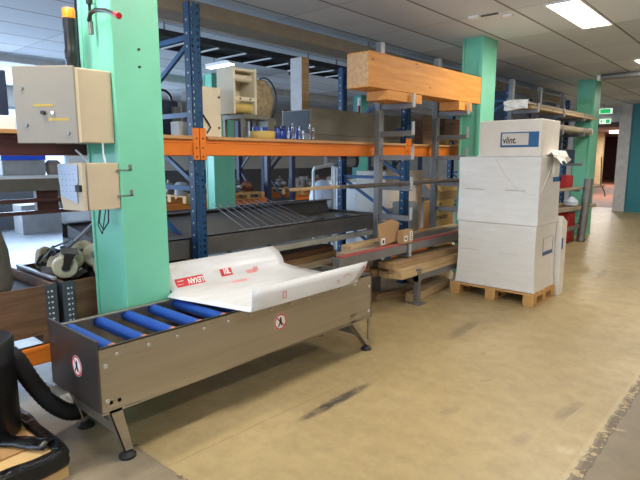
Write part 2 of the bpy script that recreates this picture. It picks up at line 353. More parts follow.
# end wall with the doorway into the next hall
DX0, DX1, EY = -5.5, -4.14, 18.9
w = MB(); w.box(-13.2, EY, 0, DX0, EY+.2, CEIL); w.box(DX1, EY, 0, 3.6, EY+.2, CEIL); w.box(DX0, EY, 2.66, DX1, EY+.2, CEIL)
structure(w.build('wall_end', 'wall'))
d = MB(); d.box(DX0, EY-.03, 0, DX0+.07, EY+.23, 2.66); d.box(DX1-.03, EY-.03, 0, DX1, EY+.23, 2.66); d.box(DX0, EY-.03, 2.58, DX1, EY+.23, 2.72)
structure(d.build('door_1', 'dkbrown', origin=((DX0+DX1)/2, EY, 0)))
structure(MB().box(-16, 19.0, -.1, 2, 46, 0).build('corridor_floor', 'red_floor'))
structure(MB().box(-16, 19.1, CEIL, 2, 46, CEIL+.1).build('corridor_ceiling', 'wall'))
structure(MB().box(-16, 44, 0, 2, 44.2, CEIL).build('corridor_wall', 'brown_wall'))
structure(MB().box(-16.2, 19.1, 0, -16, 46, CEIL).build('corridor_wall', 'brown_wall'))
structure(MB().box(2, 19.1, 0, 2.2, 46, CEIL).build('corridor_wall', 'brown_wall'))
# dropped soffit beam and the white duct line under the ceiling
structure(MB().box(-9.4, -5, 3.06, -9.15, 18.9, CEIL).build('trim_1', 'wall'))

def column(x0, y0, x1, y1, mat, label, name='steel_column'):
    m = MB(); fl = .055; rc = .022
    m.box(x0+.03, y0+rc, 0, x1-fl, y1-rc, CEIL-.002); m.box(x1-fl, y0, 0, x1, y1, CEIL-.002); m.box(x0, y0+rc*.5, 0, x0+.03, y1, CEIL-.002)
    m.box(x0-.01, y0-.01, 0, x1+.01, y1+.01, .012)
    return tag(m.build(name, mat, None, origin=((x0+x1)/2, (y0+y1)/2, 0), bevel=.006), label, 'column')
c1 = column(-3.58, 1.63, -3.12, 1.95, 'mint', 'nearest mint green steel column, behind the roller conveyor')
column(-3.42, 6.68, -3.12, 7.10, 'mint', 'mint green steel column rising behind the shrink-wrapped box stack')
column(-3.42, 11.75, -3.08, 12.18, 'mint', 'mint green column beside the doorway, with a silver tube leaning on it')
column(-3.62, 17.85, -2.95, 18.25, 'teal', 'dark teal column at the right edge, right of the doorway')
structure(MB().box(-3.96, 17.9, 0, -3.64, 18.88, CEIL).build('trim_2', 'wall'))
column(-8.5, 6.2, -8.22, 6.7, 'mint', 'far green column seen behind the left end of the orange beam')
column(-8.5, 10.8, -8.22, 11.1, 'mint_dull', 'far green column seen behind the white tube trolley')

for z in (2.27, 2.165): MB().cyl((-3.121, 1.80, z), (-3.112, 1.80, z), .008, seg=8).build('anchor_bolt', 'black', c1)
# ceiling luminaires
def luminaire(x0, x1, y0, y1, label):
    t = thing('ceiling_light', label, 'ceiling light', ((x0+x1)/2, (y0+y1)/2, CEIL))
    f = MB()
    for b in ((x0-.02, y0-.02, x0, y1+.02), (x1, y0-.02, x1+.02, y1+.02), (x0, y0-.02, x1, y0), (x0, y1, x1, y1+.02)): f.box(b[0], b[1], CEIL-.015, b[2], b[3], CEIL)
    f.build('frame', 'white', t); MB().box(x0, y0, CEIL-.008, x1, y1, CEIL-.001).build('diffuser', 'lamp', t)
labs = ['bright rectangular ceiling light panel above the aisle, the one seen whole', 'ceiling light panel cut by the right edge of the picture', 'small far ceiling light panel towards the end wall',
        'ceiling light panel above the roller conveyor', 'ceiling light panel on the right above the broken floor joint', 'second ceiling light panel on the right side of the aisle', 'third ceiling light panel on the right side of the aisle',
        'ceiling light panel above the control cabinet', 'ceiling light panel behind the viewer', 'ceiling light panel behind the orange rack', 'ceiling light panel deep in the back of the hall']
for (x0, x1, y0, y1, p), lb in zip(LUMS, labs): luminaire(x0, x1, y0, y1, lb)
t = thing('strip_light', 'short white strip light hanging above the cream winding machine', 'ceiling light', (-6.9, 5.3, CEIL))
MB().box(-7.1, 5.24, 3.02, -6.5, 5.36, 3.07).build('housing', 'white', t); MB().box(-7.08, 5.25, 3.005, -6.52, 5.35, 3.02).build('diffuser', 'lamp', t)
m = MB(); m.cyl((-6.95, 5.3, 3.07), (-6.95, 5.3, CEIL), .008); m.cyl((-6.65, 5.3, 3.07), (-6.65, 5.3, CEIL), .008); m.build('hanger', 'grey_steel', t)
# smoke detector / cable channel on the ceiling
t = thing('cable_channel', 'small white surface box with a dark gap on the ceiling tiles', 'ceiling fitting', (-2.65, 5.75, CEIL))
MB().box(-2.86, 5.7, CEIL-.025, -2.74, 5.8, CEIL).build('cover', 'white', t); MB().box(-2.55, 5.9, CEIL-.02, -2.45, 5.98, CEIL).build('cover', 'white', t)
MB().box(-2.74, 5.76, CEIL-.012, -2.55, 5.79, CEIL).build('channel', 'dark_grey', t)
t = thing('ceiling_pipe', 'grey pipe under the ceiling, right of the column by the doorway', 'pipe', (-1.5, 11.0, 3.06))
MB().cyl((-2.8, 11.0, 3.08), (1.5, 11.0, 3.08), .055).build('pipe_run', 'grey_steel', t, smooth=True); MB().cyl((-2.86, 11.0, 3.08), (-2.8, 11.0, 3.08), .062).build('end_cap', 'white', t)

# ventilation duct and cable tray hung from the ceiling
t = thing('ventilation_duct', 'beige brown flat duct under the ceiling above the rack', 'duct', (-4.45, 4, 2.91))
MB().box(-4.62, 2.5, 2.91, -4.3, 14, 3.05).build('duct_body', 'duct', t, bevel=.01)
m = MB()
for y in (3, 6, 9, 12): m.cyl((-4.46, y, 3.05), (-4.46, y, CEIL), .012)
m.build('hanger', 'grey_steel', t)
t = thing('cable_ladder', 'black cable ladder with white rungs hanging behind the rack', 'cable tray', (-5.35, 4, 2.86))
for x in (-5.58, -5.02): MB().box(x-.015, 2.95, 2.85, x+.015, 9.5, 2.92).build('side_rail', 'tray', t)
MB().box(-5.56, 2.95, 2.91, -5.04, 9.5, 2.92).build('cable_bed', 'tray', t)
for k in range(16): MB().box(-5.56, 3.08+.41*k, 2.835, -5.04, 3.105+.41*k, 2.85).build('rung', 'tube_w', t)
m = MB()
for y in (3.2, 6, 9): m.cyl((-5.58, y, 2.92), (-5.58, y, CEIL), .01); m.cyl((-5.02, y, 2.92), (-5.02, y, CEIL), .01)
m.build('hanger', 'grey_steel', t)
t = thing('conduit', 'pale conduit running along the ceiling beside the beige duct', 'pipe', (-4.95, 4, 2.98))
MB().cyl((-4.9, 2.75, 3.0), (-4.9, 14, 3.0), .035).build('pipe_run', 'tube_w', t, smooth=True)
m = MB()
for y in (3, 6, 9, 12): m.box(-4.91, y, 3.0, -4.89, y+.02, CEIL)
m.build('hanger', 'grey_steel', t)

# ------------------------------------------------------------------ pallet rack
RX0, RX1 = -3.60, -4.70; FR = [-0.56, 2.57, 5.70, 8.83, 11.96]; BZ = 1.62
rack = thing('pallet_rack', 'tall pallet rack with blue perforated uprights and orange beams', 'pallet rack', (-4.1, 5.7, 0))
def upright(x, y, face, top=2.8):
    m = MB(); w = .05; t = .004; xf = x if face > 0 else x-.08      # web faces the aisle for front posts
    m.mi = 0; xa, xb = (x-t, x) if face > 0 else (x-.08, x-.08+t)
    for a, b in ((-w, -.034), (-.018, .018), (.034, w)): m.box(xa, y+a, 0, xb, y+b, top)
    z = .03
    while z < top-.05:
        for a, b in ((-.034, -.018), (.018, .034)): m.box(xa, y+a, z, xb, y+b, z+.028)
        z += .05
    for yy in (-w, w-t): m.box(x-.08, y+yy, 0, x, y+yy+t, top)
    for yy in (-w, w-.02): m.box(x-.08 if face > 0 else x-t, y+yy, 0, x-.08+t if face > 0 else x, y+yy+.02, top)
    for k in range(int(top/.1)):
        m.mi = 1; m.box(x-.05, y-w-.001, .06+k*.1, x-.035, y-w, .075+k*.1); m.mi = 0  # pale chips stand in for light showing through the side holes
    o = m.build('upright', ['blue', 'paper_and_hole_light'], rack)
    MB().box(x-.1, y-.07, 0, x+.02, y+.07, .008).build('base_plate', 'blue', o)
    return o
for y in FR:
    upright(RX0, y, 1); upright(RX1+.08, y, -1)
    zs = [.15, .75, 1.35, 1.95, 2.55]
    for i, z in enumerate(zs):
        MB().bar((RX0-.07, y, z), (RX1+.07, y, z), .03, .04).build('brace', 'blue_l', rack)
        if i < 4:
            a, b = (RX1+.06, RX0-.06) if i == 3 else (RX0-.06, RX1+.06)
            MB().bar((a, y+.002, z+.03), (b, y+.002, z+.57), .026, .036).build('brace', 'blue_l', rack)
def beam(y0, y1, z, x, mat, h=.128):
    m = MB(); m.box(x-.045, y0+.056, z, x, y1-.056, z+h); m.box(x-.045, y0+.056, z+h-.03, x+.006, y1-.056, z+h)
    o = m.build('beam', mat, rack, bevel=.004)
    for yy, s in ((y0, 1), (y1, -1)):
        a = yy+s*.004; b = yy+s*.062; lo, hi = min(a, b), max(a, b); c = MB()
        c.box(x, lo, z-.035, x+.012, hi, z+h+.09)
        c.mi = 1
        for q in (-.01, .06, .135): c.cyl((x+.011, yy+s*.03, z+q), (x+.0135, yy+s*.03, z+q), .008, seg=8)
        c.build('connector', [mat, 'black'], o)
    return o
for i in range(4):
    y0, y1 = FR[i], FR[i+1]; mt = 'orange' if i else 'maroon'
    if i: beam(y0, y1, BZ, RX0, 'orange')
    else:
        b = beam(y0, 1.86, BZ, RX0, 'maroon'); b['label'] = 'dark maroon beam'  # left stretch of the front beam coloured dark maroon, the rest orange
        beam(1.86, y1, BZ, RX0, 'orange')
    beam(y0, y1, BZ, RX1+.045, 'orange')
    MB().box(RX1+.09, y0+.07, BZ+.128, RX0+.028, y1-.07, BZ+.155).build('shelf_board', 'board', rack, bevel=.003)
beam(FR[0], FR[1], .24, RX0, 'orange'); beam(FR[0], FR[1], .24, RX1+.045, 'orange')
ZS = BZ+.155   # top of shelf boards

# ------------------------------------------------------------------ roller conveyor
CX0, CX1, CY0, CY1 = -3.09, -2.51, 1.14, 3.47
cv = thing('roller_conveyor', 'stainless steel roller conveyor with blue rollers standing on slanted legs', 'conveyor', (-2.8, 2.3, 0))
m = MB(); m.prism([(CX1, CY0, .30), (CX1, CY1, .27), (CX1, CY1, .65), (CX1, CY0, .65)], (-.012, 0, 0)); m.box(CX1-.014, CY0, .638, CX1, CY1, .65); m.box(CX1-.05, CY0, .285, CX1, CY1, .295)
sp = m.build('side_panel', 'steel', cv, bevel=.002)
m = MB(); m.prism([(CX0, CY0, .30), (CX0, CY1, .27), (CX0, CY1, .65), (CX0, CY0, .65)], (.012, 0, 0)); m.box(CX0, CY0, .638, CX0+.035, CY1, .65)
m.build('side_panel', 'steel', cv, bevel=.002)
m = MB(); m.box(CX0-.01, CY0-.012, .305, CX1+.006, CY0, .692)
ep = m.build('end_panel', 'steel_d', cv, bevel=.002)
MB().box(CX0, CY1-.012, .28, CX1, CY1, .65).build('end_panel', 'steel', cv)
MB().box(CX0+.012, CY0, .32, CX1-.012, CY1-.012, .335).build('bottom_tray', 'steel', cv)
for k in range(13):
    y = 1.235+.182*k
    if y > CY1-.06: break
    r = MB().cyl((CX0+.012, y, .606), (CX1-.012, y, .606), .035, seg=20).build('roller', 'roller', cv, smooth=True)
    MB().cyl((CX1-.045, y, .606), (CX1-.0125, y, .606), .039, seg=20).build('end_cap', 'cap', r, smooth=True)
    MB().cyl((CX1, y, .598), (CX1+.008, y, .596), .010, seg=10).build('bolt', 'zinc', cv, smooth=True)
for y, z in ((CY0+.03, .55), (CY0+.03, .36), (CY1-.04, .55), (CY1-.04, .34)): MB().cyl((CX1, y, z), (CX1+.008, y, z), .011, seg=10).build('bolt', 'zinc', cv, smooth=True)
def leg(x, xin, y0, y1, near):
    m = MB(); s = 1 if xin < x else -1
    m.box(min(x, x-s*.007), y0-.045, .285, max(x, x-s*.007), y0+.045, .372)
    m.prism([(x, y0-.035, .30), (x, y0+.035, .30), (x, y1+.025, .045), (x, y1-.025, .045)], (-s*.006, 0, 0))
    m.prism([(x, y0-.035, .30), (x, y0-.028, .30), (x, y1-.018, .045), (x, y1-.025, .045)], (-s*.05, 0, 0))
    m.cyl((x-s*.02, y1, .03), (x-s*.02, y1, .06), .008, seg=8)
    lg = m.build('leg', 'steel', cv)
    MB().lathe([(.046, 0), (.046, .012), (.026, .03), (.012, .035)], Matrix.Translation((x-s*.02, y1, 0))).build('foot', 'rubber', lg, smooth=True)
    for q in (-.02, .025): MB().cyl((x, y0+q, .345), (x-s*.016, y0+q, .345), .011, seg=10).build('bolt', 'zinc', lg)
leg(CX1+.001, CX0, 1.21, 1.27, True); leg(CX0+.05, CX1, 1.21, 1.27, True); leg(CX1+.001, CX0, 3.22, 3.43, False); leg(CX0-.001, CX1, 3.22, 3.43, False)
for y in (1.235, 3.33): MB().box(CX0+.045, y-.02, .15, CX1-.004, y+.02, .20).build('cross_bar', 'steel', cv)
MB().box(CX0+.035, CY0-.06, .288, CX0+.17, CY0+.07, .298).build('bracket_plate', 'alu', cv)
m = MB(); m.box(CX1-.03, CY1-.015, .02, CX1-.018, CY1+.01, .33); m.build('prop', 'steel', cv)
def sign(c, ux, uy, r, parent):   # round prohibition sticker: red ring, bar, walking figure
    nrm = Vector(ux).cross(Vector(uy)).normalized(); c = Vector(c); ux, uy = Vector(ux), Vector(uy); mt = basis(c, ux, uy)
    def ring(r0, r1, h):
        q = MB(); seg = 28; vs = []
        for i in range(seg):
            t = 2*PI*i/seg
            for rr in (r0, r1): vs.append(mt @ Vector((rr*math.cos(t), rr*math.sin(t), h)))
        q._faces(vs, [(2*i, 2*i+1, (2*i+3) % (2*seg), (2*i+2) % (2*seg)) for i in range(seg)]); return q
    st = MB(); st.cyl(c, c+nrm*.0012, r, seg=32); s = st.build('warning_sticker', 'white', parent); s['label'] = 'round no-stepping sticker'
    ring(r*.80, r*.98, .0016).build('red_ring', 'red', s)
    b = MB(); b.prism([(-r*.62, r*.50, .0015), (-r*.5, r*.62, .0015), (r*.62, -r*.5, .0015), (r*.5, -r*.62, .0015)], (0, 0, .0003), mt); b.build('red_bar', 'red', s)
    f = MB(); f.prism([(0, .2*r, .002), (.14*r, .45*r, .002), (.05*r, .6*r, .002), (-.1*r, .45*r, .002)], (0, 0, .0003), mt)
    f.prism([(-.14*r, .35*r, .002), (.16*r, .4*r, .002), (.2*r, -.15*r, .002), (-.2*r, -.2*r, .002)], (0, 0, .0003), mt)
    f.prism([(-.2*r, -.15*r, .002), (0, -.2*r, .002), (-.3*r, -.6*r, .002), (-.48*r, -.55*r, .002)], (0, 0, .0003), mt); f.prism([(0, -.15*r, .002), (.2*r, -.15*r, .002), (.25*r, -.5*r, .002), (.1*r, -.55*r, .002)], (0, 0, .0003), mt)
    f.build('figure', 'ink', s)
sign((CX1+.0005, 2.41, .49), (0, 1, 0), (0, 0, 1), .058, sp)
sign((-2.745, CY0-.0125, .50), (1, 0, 0), (0, 0, 1), .058, ep)

# film-covered bent sheet lying across the conveyor
sh = thing('plastic_sheet', 'bent clear plastic sheet in white film with red print, lying on the conveyor', 'plastic sheet', (-2.75, 2.6, .66))
prof = [(-3.225, .86), (-3.21, .81), (-3.19, .755), (-3.165, .71), (-3.12, .678), (-3.07, .667), (-2.95, .664), (-2.7, .662), (-2.5, .660), (-2.41, .660), (-2.386, .664), (-2.380, .70), (-2.377, .75), (-2.374, .81)]
NS = len(prof); vs = []; YN = 14
def edge(i, near):
    u = i/(NS-1)
    if near: return 1.962 if i < 5 else 1.89 + .155*min(1, max(0, (prof[i][0]+3.07)/.65))
    base = 2.98 + .22*math.sin(min(1, u*1.05)*PI) if i < 10 else 3.22
    if i < 4: base += .05-.01*i*i
    if i == 0: base -= .02
    if i == 10: base = 3.05
    if i == 11: base = 3.13
    if i == 12: base = 3.19
    return base
s_ = MB()
for i in range(NS):
    a, b = edge(i, True), edge(i, False)
    for j in range(YN): vs.append((prof[i][0], a+(b-a)*j/(YN-1), prof[i][1]))
s_._faces(vs, [(i*YN+j, i*YN+j+1, (i+1)*YN+j+1, (i+1)*YN+j) for i in range(NS-1) for j in range(YN-1)])
sheet = s_.build('sheet_body', 'foil', sh, smooth=True, solid=.004)
def onflange(y0, y1, i0, i1, off):   # patch that follows the back flange
    q = MB(); v = []; nrm = Vector((1, 0, .55)).normalized()
    def P(u):
        k = min(int(u), NS-2); f = u-k; return Vector((prof[k][0]*(1-f)+prof[k+1][0]*f, 0, prof[k][1]*(1-f)+prof[k+1][1]*f))
    n = 6
    for i in range(n):
        p = P(i0+(i1-i0)*i/(n-1)) + nrm*off
        for y in (y0, y1): v.append((p.x, y, p.z))
    q._faces(v, [(2*i, 2*i+1, 2*i+3, 2*i+2) for i in range(n-1)]); return q
onflange(2.02, 2.26, 2.2, 3.5, .0042).build('red_print', 'red', sheet); onflange(2.42, 2.53, 2.0, 3.2, .0042).build('red_print', 'red', sheet)
upf = Vector((-.42, 0, .9)).normalized()
pr = lambda y, k, f=0.0: Vector((prof[k][0]*(1-f)+prof[k+1][0]*f, y, prof[k][1]*(1-f)+prof[k+1][1]*f)) + Vector((.010, 0, .006))
lettering('lettering', 'LEXAN', .058, 'white', basis(pr(2.185, 2, .85), (0, -1, 0), (.48, 0, -.88)), sheet, sx=.72, bold=.0015)
lettering('lettering', '10L', .062, 'white', basis(pr(2.475, 2, .55), (0, 1, 0), (-.48, 0, .88)), sheet, sx=.75, bold=.002)
q = MB()
for (y, z) in ((2.055, .02), (2.055, -.005)): q.cbox(pr(y, 2, .9)+Vector((0, 0, z-.006)), (.001, .05, .005))
q.build('small_print', 'white', sheet)
q = MB()
def outline(y, z, w, h, x=-2.368):
    for a in ((y, z, y+w, z+.003), (y, z+h, y+w, z+h+.003), (y, z, y+.004, z+h), (y+w, z, y+w+.004, z+h)): q.box(x, a[0], a[1], x+.0006, a[2], a[3])
outline(2.30, .70, .03, .045); outline(2.85, .70, .022, .022)
q.bar((-2.367, 2.92, .735), (-2.367, 2.97, .755), .001, .004, (1, 0, 0)); q.bar((-2.367, 2.97, .755), (-2.367, 3.02, .73), .001, .004, (1, 0, 0))
for y, z in ((3.16, .765), (3.16, .735)): q.box(-2.368, y, z, -2.3674, y+.016, z+.014)
q.build('red_outline', 'red', sheet)
for (y0, y1, i0, i1) in ((2.66, 2.76, 2.9, 3.6), (2.74, 2.79, 2.6, 3.3), (2.45, 2.6, 4.6, 5.2)):
    onflange(y0, y1, i0, i1, .0042).build('red_print', simple('faded_red_print', (222, 150, 146), .4), sheet)
q = MB(); q.prism([(-2.60, 2.25, .6652), (-2.55, 2.33, .6652), (-2.50, 2.34, .6652), (-2.53, 2.26, .6652)], (0, 0, .0004)); q.build('red_print', simple('worn_red_print', (206, 96, 96), .4), sheet)

# ------------------------------------------------------------------ control cabinets, beacon and valve on the nearest column
t = thing('control_cabinet', 'large beige control cabinet with its door ajar, fixed to the nearest column', 'control cabinet', (-3.34, 1.5, 1.69))
MB().box(-3.53, 1.42, 1.69, -3.155, 1.628, 2.12).build('cabinet_body', 'cabinet', t, bevel=.006)
da = math.radians(40); dm = Matrix.Translation((-3.152, 1.41, 0)) @ Matrix.Rotation(da, 4, 'Z')
m = MB(); m.box(-.362, -.024, 1.685, 0, -.004, 2.125, dm); dr = m.build('door', 'door', t, bevel=.004)
m = MB(); m.cyl(dm @ Vector((-.19, -.024, 1.86)), dm @ Vector((-.19, -.045, 1.86)), .012); m.build('knob', 'black', dr, smooth=True)
m = MB(); m.cyl(dm @ Vector((-.135, -.024, 1.86)), dm @ Vector((-.135, -.036, 1.86)), .009); m.build('lamp_lens', 'chrome', dr, smooth=True)
for (u, z) in ((-.31, 2.0), (-.30, 1.79), (-.055, 1.745)): MB().cyl(dm @ Vector((u, -.024, z)), dm @ Vector((u, -.034, z)), .011).build('lock', 'grey_steel', dr, smooth=True)
MB().box(-.25, -.0255, 1.895, -.13, -.0242, 1.91, dm).build('tape_strip', 'yellow', dr); MB().box(-.165, -.0255, 1.815, -.045, -.0242, 1.83, dm).build('tape_strip', 'yellow', dr)
MB().box(-3.157, 1.406, 1.69, -3.150, 1.422, 2.12).build('hinge', 'cream', t)
t = thing('beacon_light', 'tall black warning beacon with an orange cap on top of the cabinet', 'beacon', (-3.43, 1.54, 2.12))
T0 = Matrix.Translation((-3.445, 1.525, 2.12)) @ Matrix.Scale(.86, 4)
MB().lathe([(.038, 0), (.04, .01), (.04, .10), (.046, .11), (.046, .17), (.042, .18), (.043, .31), (.046, .33), (.046, .39)], T0).build('tube_body', 'black', t, smooth=True)
MB().lathe([(.043, .39), (.044, .45), (.036, .462), (.0, .464)], T0).build('lens', 'amber', t, smooth=True)
t = thing('switch_box', 'small beige switch box with a glossy grey cover, below the control cabinet', 'control box', (-3.25, 1.55, 1.28))
MB().box(-3.33, 1.43, 1.285, -3.13, 1.628, 1.57).build('box_body', 'cabinet', t, bevel=.004)
dm = Matrix.Translation((-3.13, 1.41, 0)) @ Matrix.Rotation(math.radians(13), 4, 'Z')
m = MB(); m.prism([(-.22, -.012, 1.565), (0, -.012, 1.57), (0, -.012, 1.285), (-.20, -.012, 1.285), (-.215, -.012, 1.36)], (0, .024, 0), dm); dr = m.build('cover', 'cabinet', t, bevel=.003)
m = MB(); m.prism([(-.215, -.02, 1.56), (-.035, -.02, 1.56), (-.035, -.02, 1.45), (-.05, -.02, 1.44), (-.05, -.02, 1.33), (-.19, -.02, 1.37), (-.21, -.02, 1.46)], (0, .006, 0), dm); m.build('front_film', 'clear', dr)
m = MB()
for r in range(4):
    for c in range(4): m.box(-.18+c*.035, -.0215, 1.40+r*.034, -.174+c*.035, -.02, 1.404+r*.034, dm)
m.build('printed_marks', 'dark_grey', dr)
MB().box(-.05, -.03, 1.40, -.012, -.012, 1.44, dm).build('latch', 'black', dr)
for z in (1.525, 1.365):
    m = MB(); m.box(-3.13, 1.61, z-.004, -3.117, 1.71, z+.004); m.box(-3.121, 1.69, z-.004, -3.117, 1.71, z+.035); m.build('mounting_bracket', 'grey_steel', t)
m = MB(); m.tube([(-3.22, 1.54, 1.29), (-3.23, 1.53, 1.2), (-3.2, 1.54, 1.15), (-3.17, 1.56, 1.2), (-3.18, 1.57, 1.29)], .005, 6); m.tube([(-3.25, 1.55, 1.29), (-3.27, 1.54, 1.18), (-3.24, 1.55, 1.12), (-3.21, 1.57, 1.29)], .004, 6)
m.build('loose_cable', 'black', t, smooth=True)
m = MB(); m.tube([(-3.30, 1.52, 1.57), (-3.33, 1.49, 1.62), (-3.38, 1.48, 1.65)], .006, 6); m.tube([(-3.16, 1.56, 1.57), (-3.18, 1.56, 1.63), (-3.16, 1.55, 1.69)], .006, 6); m.build('cable', 'paper', t, smooth=True)
t = thing('air_valve', 'black compressed air valve with red hose coupling on the nearest column', 'valve', (-3.36, 1.63, 2.45))
m = MB(); m.tube([(-3.34, 1.62, 3.1), (-3.34, 1.61, 2.6), (-3.34, 1.61, 2.44)], .010, 8); m.cyl((-3.34, 1.61, 2.54), (-3.34, 1.61, 2.59), .02); m.build('pipe', 'black', t, smooth=True)
MB().cyl((-3.34, 1.61, 2.36), (-3.34, 1.61, 2.44), .016).build('drain_cap', 'grey_steel', t, smooth=True)
MB().tube([(-3.34, 1.60, 2.44), (-3.29, 1.59, 2.475), (-3.2, 1.58, 2.475), (-3.06, 1.57, 2.445), (-2.95, 1.57, 2.405)], .013, 8).build('hose_tail', 'black', t, smooth=True)
MB().cyl((-2.95, 1.57, 2.405), (-2.91, 1.57, 2.39), .018).build('coupling', 'redbox', t, smooth=True)
t = thing('power_cable', 'thin black cable running down the left edge of the nearest column', 'cable', (-3.597, 1.64, 2.1))
MB().tube([(-3.597, 1.64, 3.15), (-3.597, 1.64, 2.6), (-3.597, 1.64, 2.1)], .008, 6).build('cable_run', 'black', t, smooth=True)

# ------------------------------------------------------------------ stack of wrapped boxes on a pallet
PX0, PX1, PY0, PY1 = -2.92, -1.93, 5.65, 6.30
def pallet(t, x0, x1, y0, y1, z0, h, mat, nb=5):
    along = h
    for k in range(nb):
        a = y0+(y1-y0-.09)*k/(nb-1); MB().box(x0, a, z0+h-.02, x1, a+.09, z0+h).build('deck_board', mat, t, bevel=.002)
    for k, xx in enumerate((x0, (x0+x1)/2-.06, x1-.12)):
        MB().box(xx, y0, z0+h-.04, xx+.12, y1, z0+h-.02).build('stringer', mat, t)
        MB().box(xx+.005, y0, z0, xx+.115, y1, z0+.018).build('skid', mat, t)
        for yy in (y0, (y0+y1)/2-.05, y1-.10): MB().box(xx, yy, z0+.018, xx+.12, yy+.10, z0+h-.04).build('block', mat, t, bevel=.002)
pt = thing('wooden_pallet', 'pale wooden pallet on the floor under the wrapped white boxes', 'pallet', (-2.42, 5.95, 0)); pallet(pt, PX0, PX1, PY0, PY1, 0, .135, 'pallet')
def carton(name, b, mat, label, bulge=.0, skew=(0, 0)):
    x0, y0, z0, x1, y1, z1 = b; t = thing(name, label, 'box', ((x0+x1)/2, (y0+y1)/2, z0))
    m = MB(); n = 6
    bm = m.bm; vs = []
    lv = []
    for k in range(n+1):
        f = k/n; z = z0+(z1-z0)*f; e = bulge*math.sin(f*PI); sx = skew[0]*(1-f)
        lv.append([bm.verts.new(p) for p in ((x0-sx+e, y0-skew[1]*(1-f)+e, z), (x1+sx-e, y0-skew[1]*(1-f)+e, z), (x1+sx-e, y1, z), (x0-sx+e, y1, z))])
    for k in range(n):
        for i in range(4): bm.faces.new((lv[k][i], lv[k][(i+1) % 4], lv[k+1][(i+1) % 4], lv[k+1][i]))
    bm.faces.new(lv[0][::-1]); bm.faces.new(lv[n])
    return t, m.build('carton_body', mat, t, bevel=.006)
t, b1 = carton('wrapped_box', (-2.87, 5.68, .135, -1.96, 6.33, .872), 'wrap', 'bottom shrink-wrapped white box of the stack, standing on the pallet', .012, (.012, .0))
MB().box(-2.9, 5.672, .145, -1.95, 5.679, .15).build('film_edge', 'film', b1)
m = MB(); m.box(-1.9665, 5.93, .52, -1.9645, 6.26, .53); m.box(-1.9665, 5.93, .72, -1.9645, 6.26, .73); m.box(-1.9665, 5.93, .52, -1.9645, 5.945, .73); m.box(-1.9665, 6.245, .52, -1.9645, 6.26, .73); m.box(-1.966, 5.94, .52, -1.9645, 6.25, .565)
m.build('printed_frame', simple('grey_blue_print', (84, 112, 154), .5), b1)
m = MB(); m.box(-2.84, 5.6905, .545, -2.60, 5.6925, .549); m.box(-2.36, 5.6905, .545, -2.16, 5.6925, .549); m.build('grey_print', 'faint_print', b1)
t, b2 = carton('wrapped_box', (-2.88, 5.67, .876, -1.95, 6.34, 1.615), 'wrap', 'middle shrink-wrapped white box of the stack, torn film at its corner', .006)
m = MB(); m.box(-2.80, 5.6738, 1.245, -2.56, 5.676, 1.255); m.box(-2.32, 5.6738, 1.245, -2.1, 5.676, 1.255); m.build('grey_print', 'faint_print', b2)
m = MB(); m.box(-1.9545, 6.08, 1.34, -1.948, 6.335, 1.39); m.box(-1.9545, 6.28, 1.34, -1.948, 6.335, 1.56); m.build('blue_corner_print', 'label_blue', b2)
m = MB(); m.tube([(-2.45, 5.664, 1.60), (-2.33, 5.664, 1.42), (-2.18, 5.664, 1.26), (-2.02, 5.664, 1.20), (-1.944, 5.69, 1.24), (-1.944, 5.9, 1.42), (-1.944, 6.0, 1.55)], .0035, 5); m.build('film_edge', 'film', b2, smooth=True)
m = MB(); random.seed(11); pts = []   # crumpled torn film at the top right corner
for i in range(7):
    for j in range(6): pts.append((-2.0+.03*i+random.uniform(-.02, .02), 5.86+.07*j+random.uniform(-.02, .02), 1.625+random.uniform(0, .05)+.02*j/5-.02*max(0, i-3)**1.5))
m._faces(pts, [(i*6+j, i*6+j+1, (i+1)*6+j+1, (i+1)*6+j) for i in range(6) for j in range(5)])
pts = []
for i in range(5):
    for j in range(5): pts.append((-1.945+random.uniform(0, .05), 5.93+.06*i+random.uniform(-.015, .015), 1.64-.065*j+random.uniform(-.02, .02)))
m._faces(pts, [(i*5+j, i*5+j+1, (i+1)*5+j+1, (i+1)*5+j) for i in range(4) for j in range(4-i)])
fo = m.build('torn_film', 'film', b2, solid=.003)
t, b3 = carton('labelled_box', (-2.65, 5.68, 1.618, -1.97, 6.25, 2.005), 'card', 'small white box with a handwritten blue label, topmost of the stack')
x0, x1 = -2.405, -1.995
lb = MB().box(x0, 5.676, 1.715, x1, 5.6795, 1.875).build('label', 'label_blue', b3); lb['label'] = 'blue label with white writing field'
MB().box(x0+.018, 5.6745, 1.737, x1-.105, 5.676, 1.862).build('writing_field', 'paper_and_hole_light', lb)
lettering('handwriting', 'vlint.', .10, 'ink', basis((x0+.105, 5.6738, 1.787), (1, 0, 0), (.12, 0, 1)), lb, sx=.78, bold=.0018)
m = MB(); m.box(-2.66, 5.66, 1.616, -1.95, 5.68, 1.628); m.build('film_edge', 'film', b3)
t = thing('leaning_panel', 'narrow white panel with a blue sticker, leaning behind the box stack', 'panel', (-2.2, 6.44, 0))
m = MB(); m.prism([(-1.90, 6.36, 0), (-1.90, 6.52, 0), (-1.90, 6.52, .86), (-1.90, 6.35, .94)], (-.6, 0, 0)); pb = m.build('panel_body', 'card', t)
MB().box(-1.9, 6.36, .55, -1.897, 6.41, .68).build('blue_sticker', 'label_blue', pb)

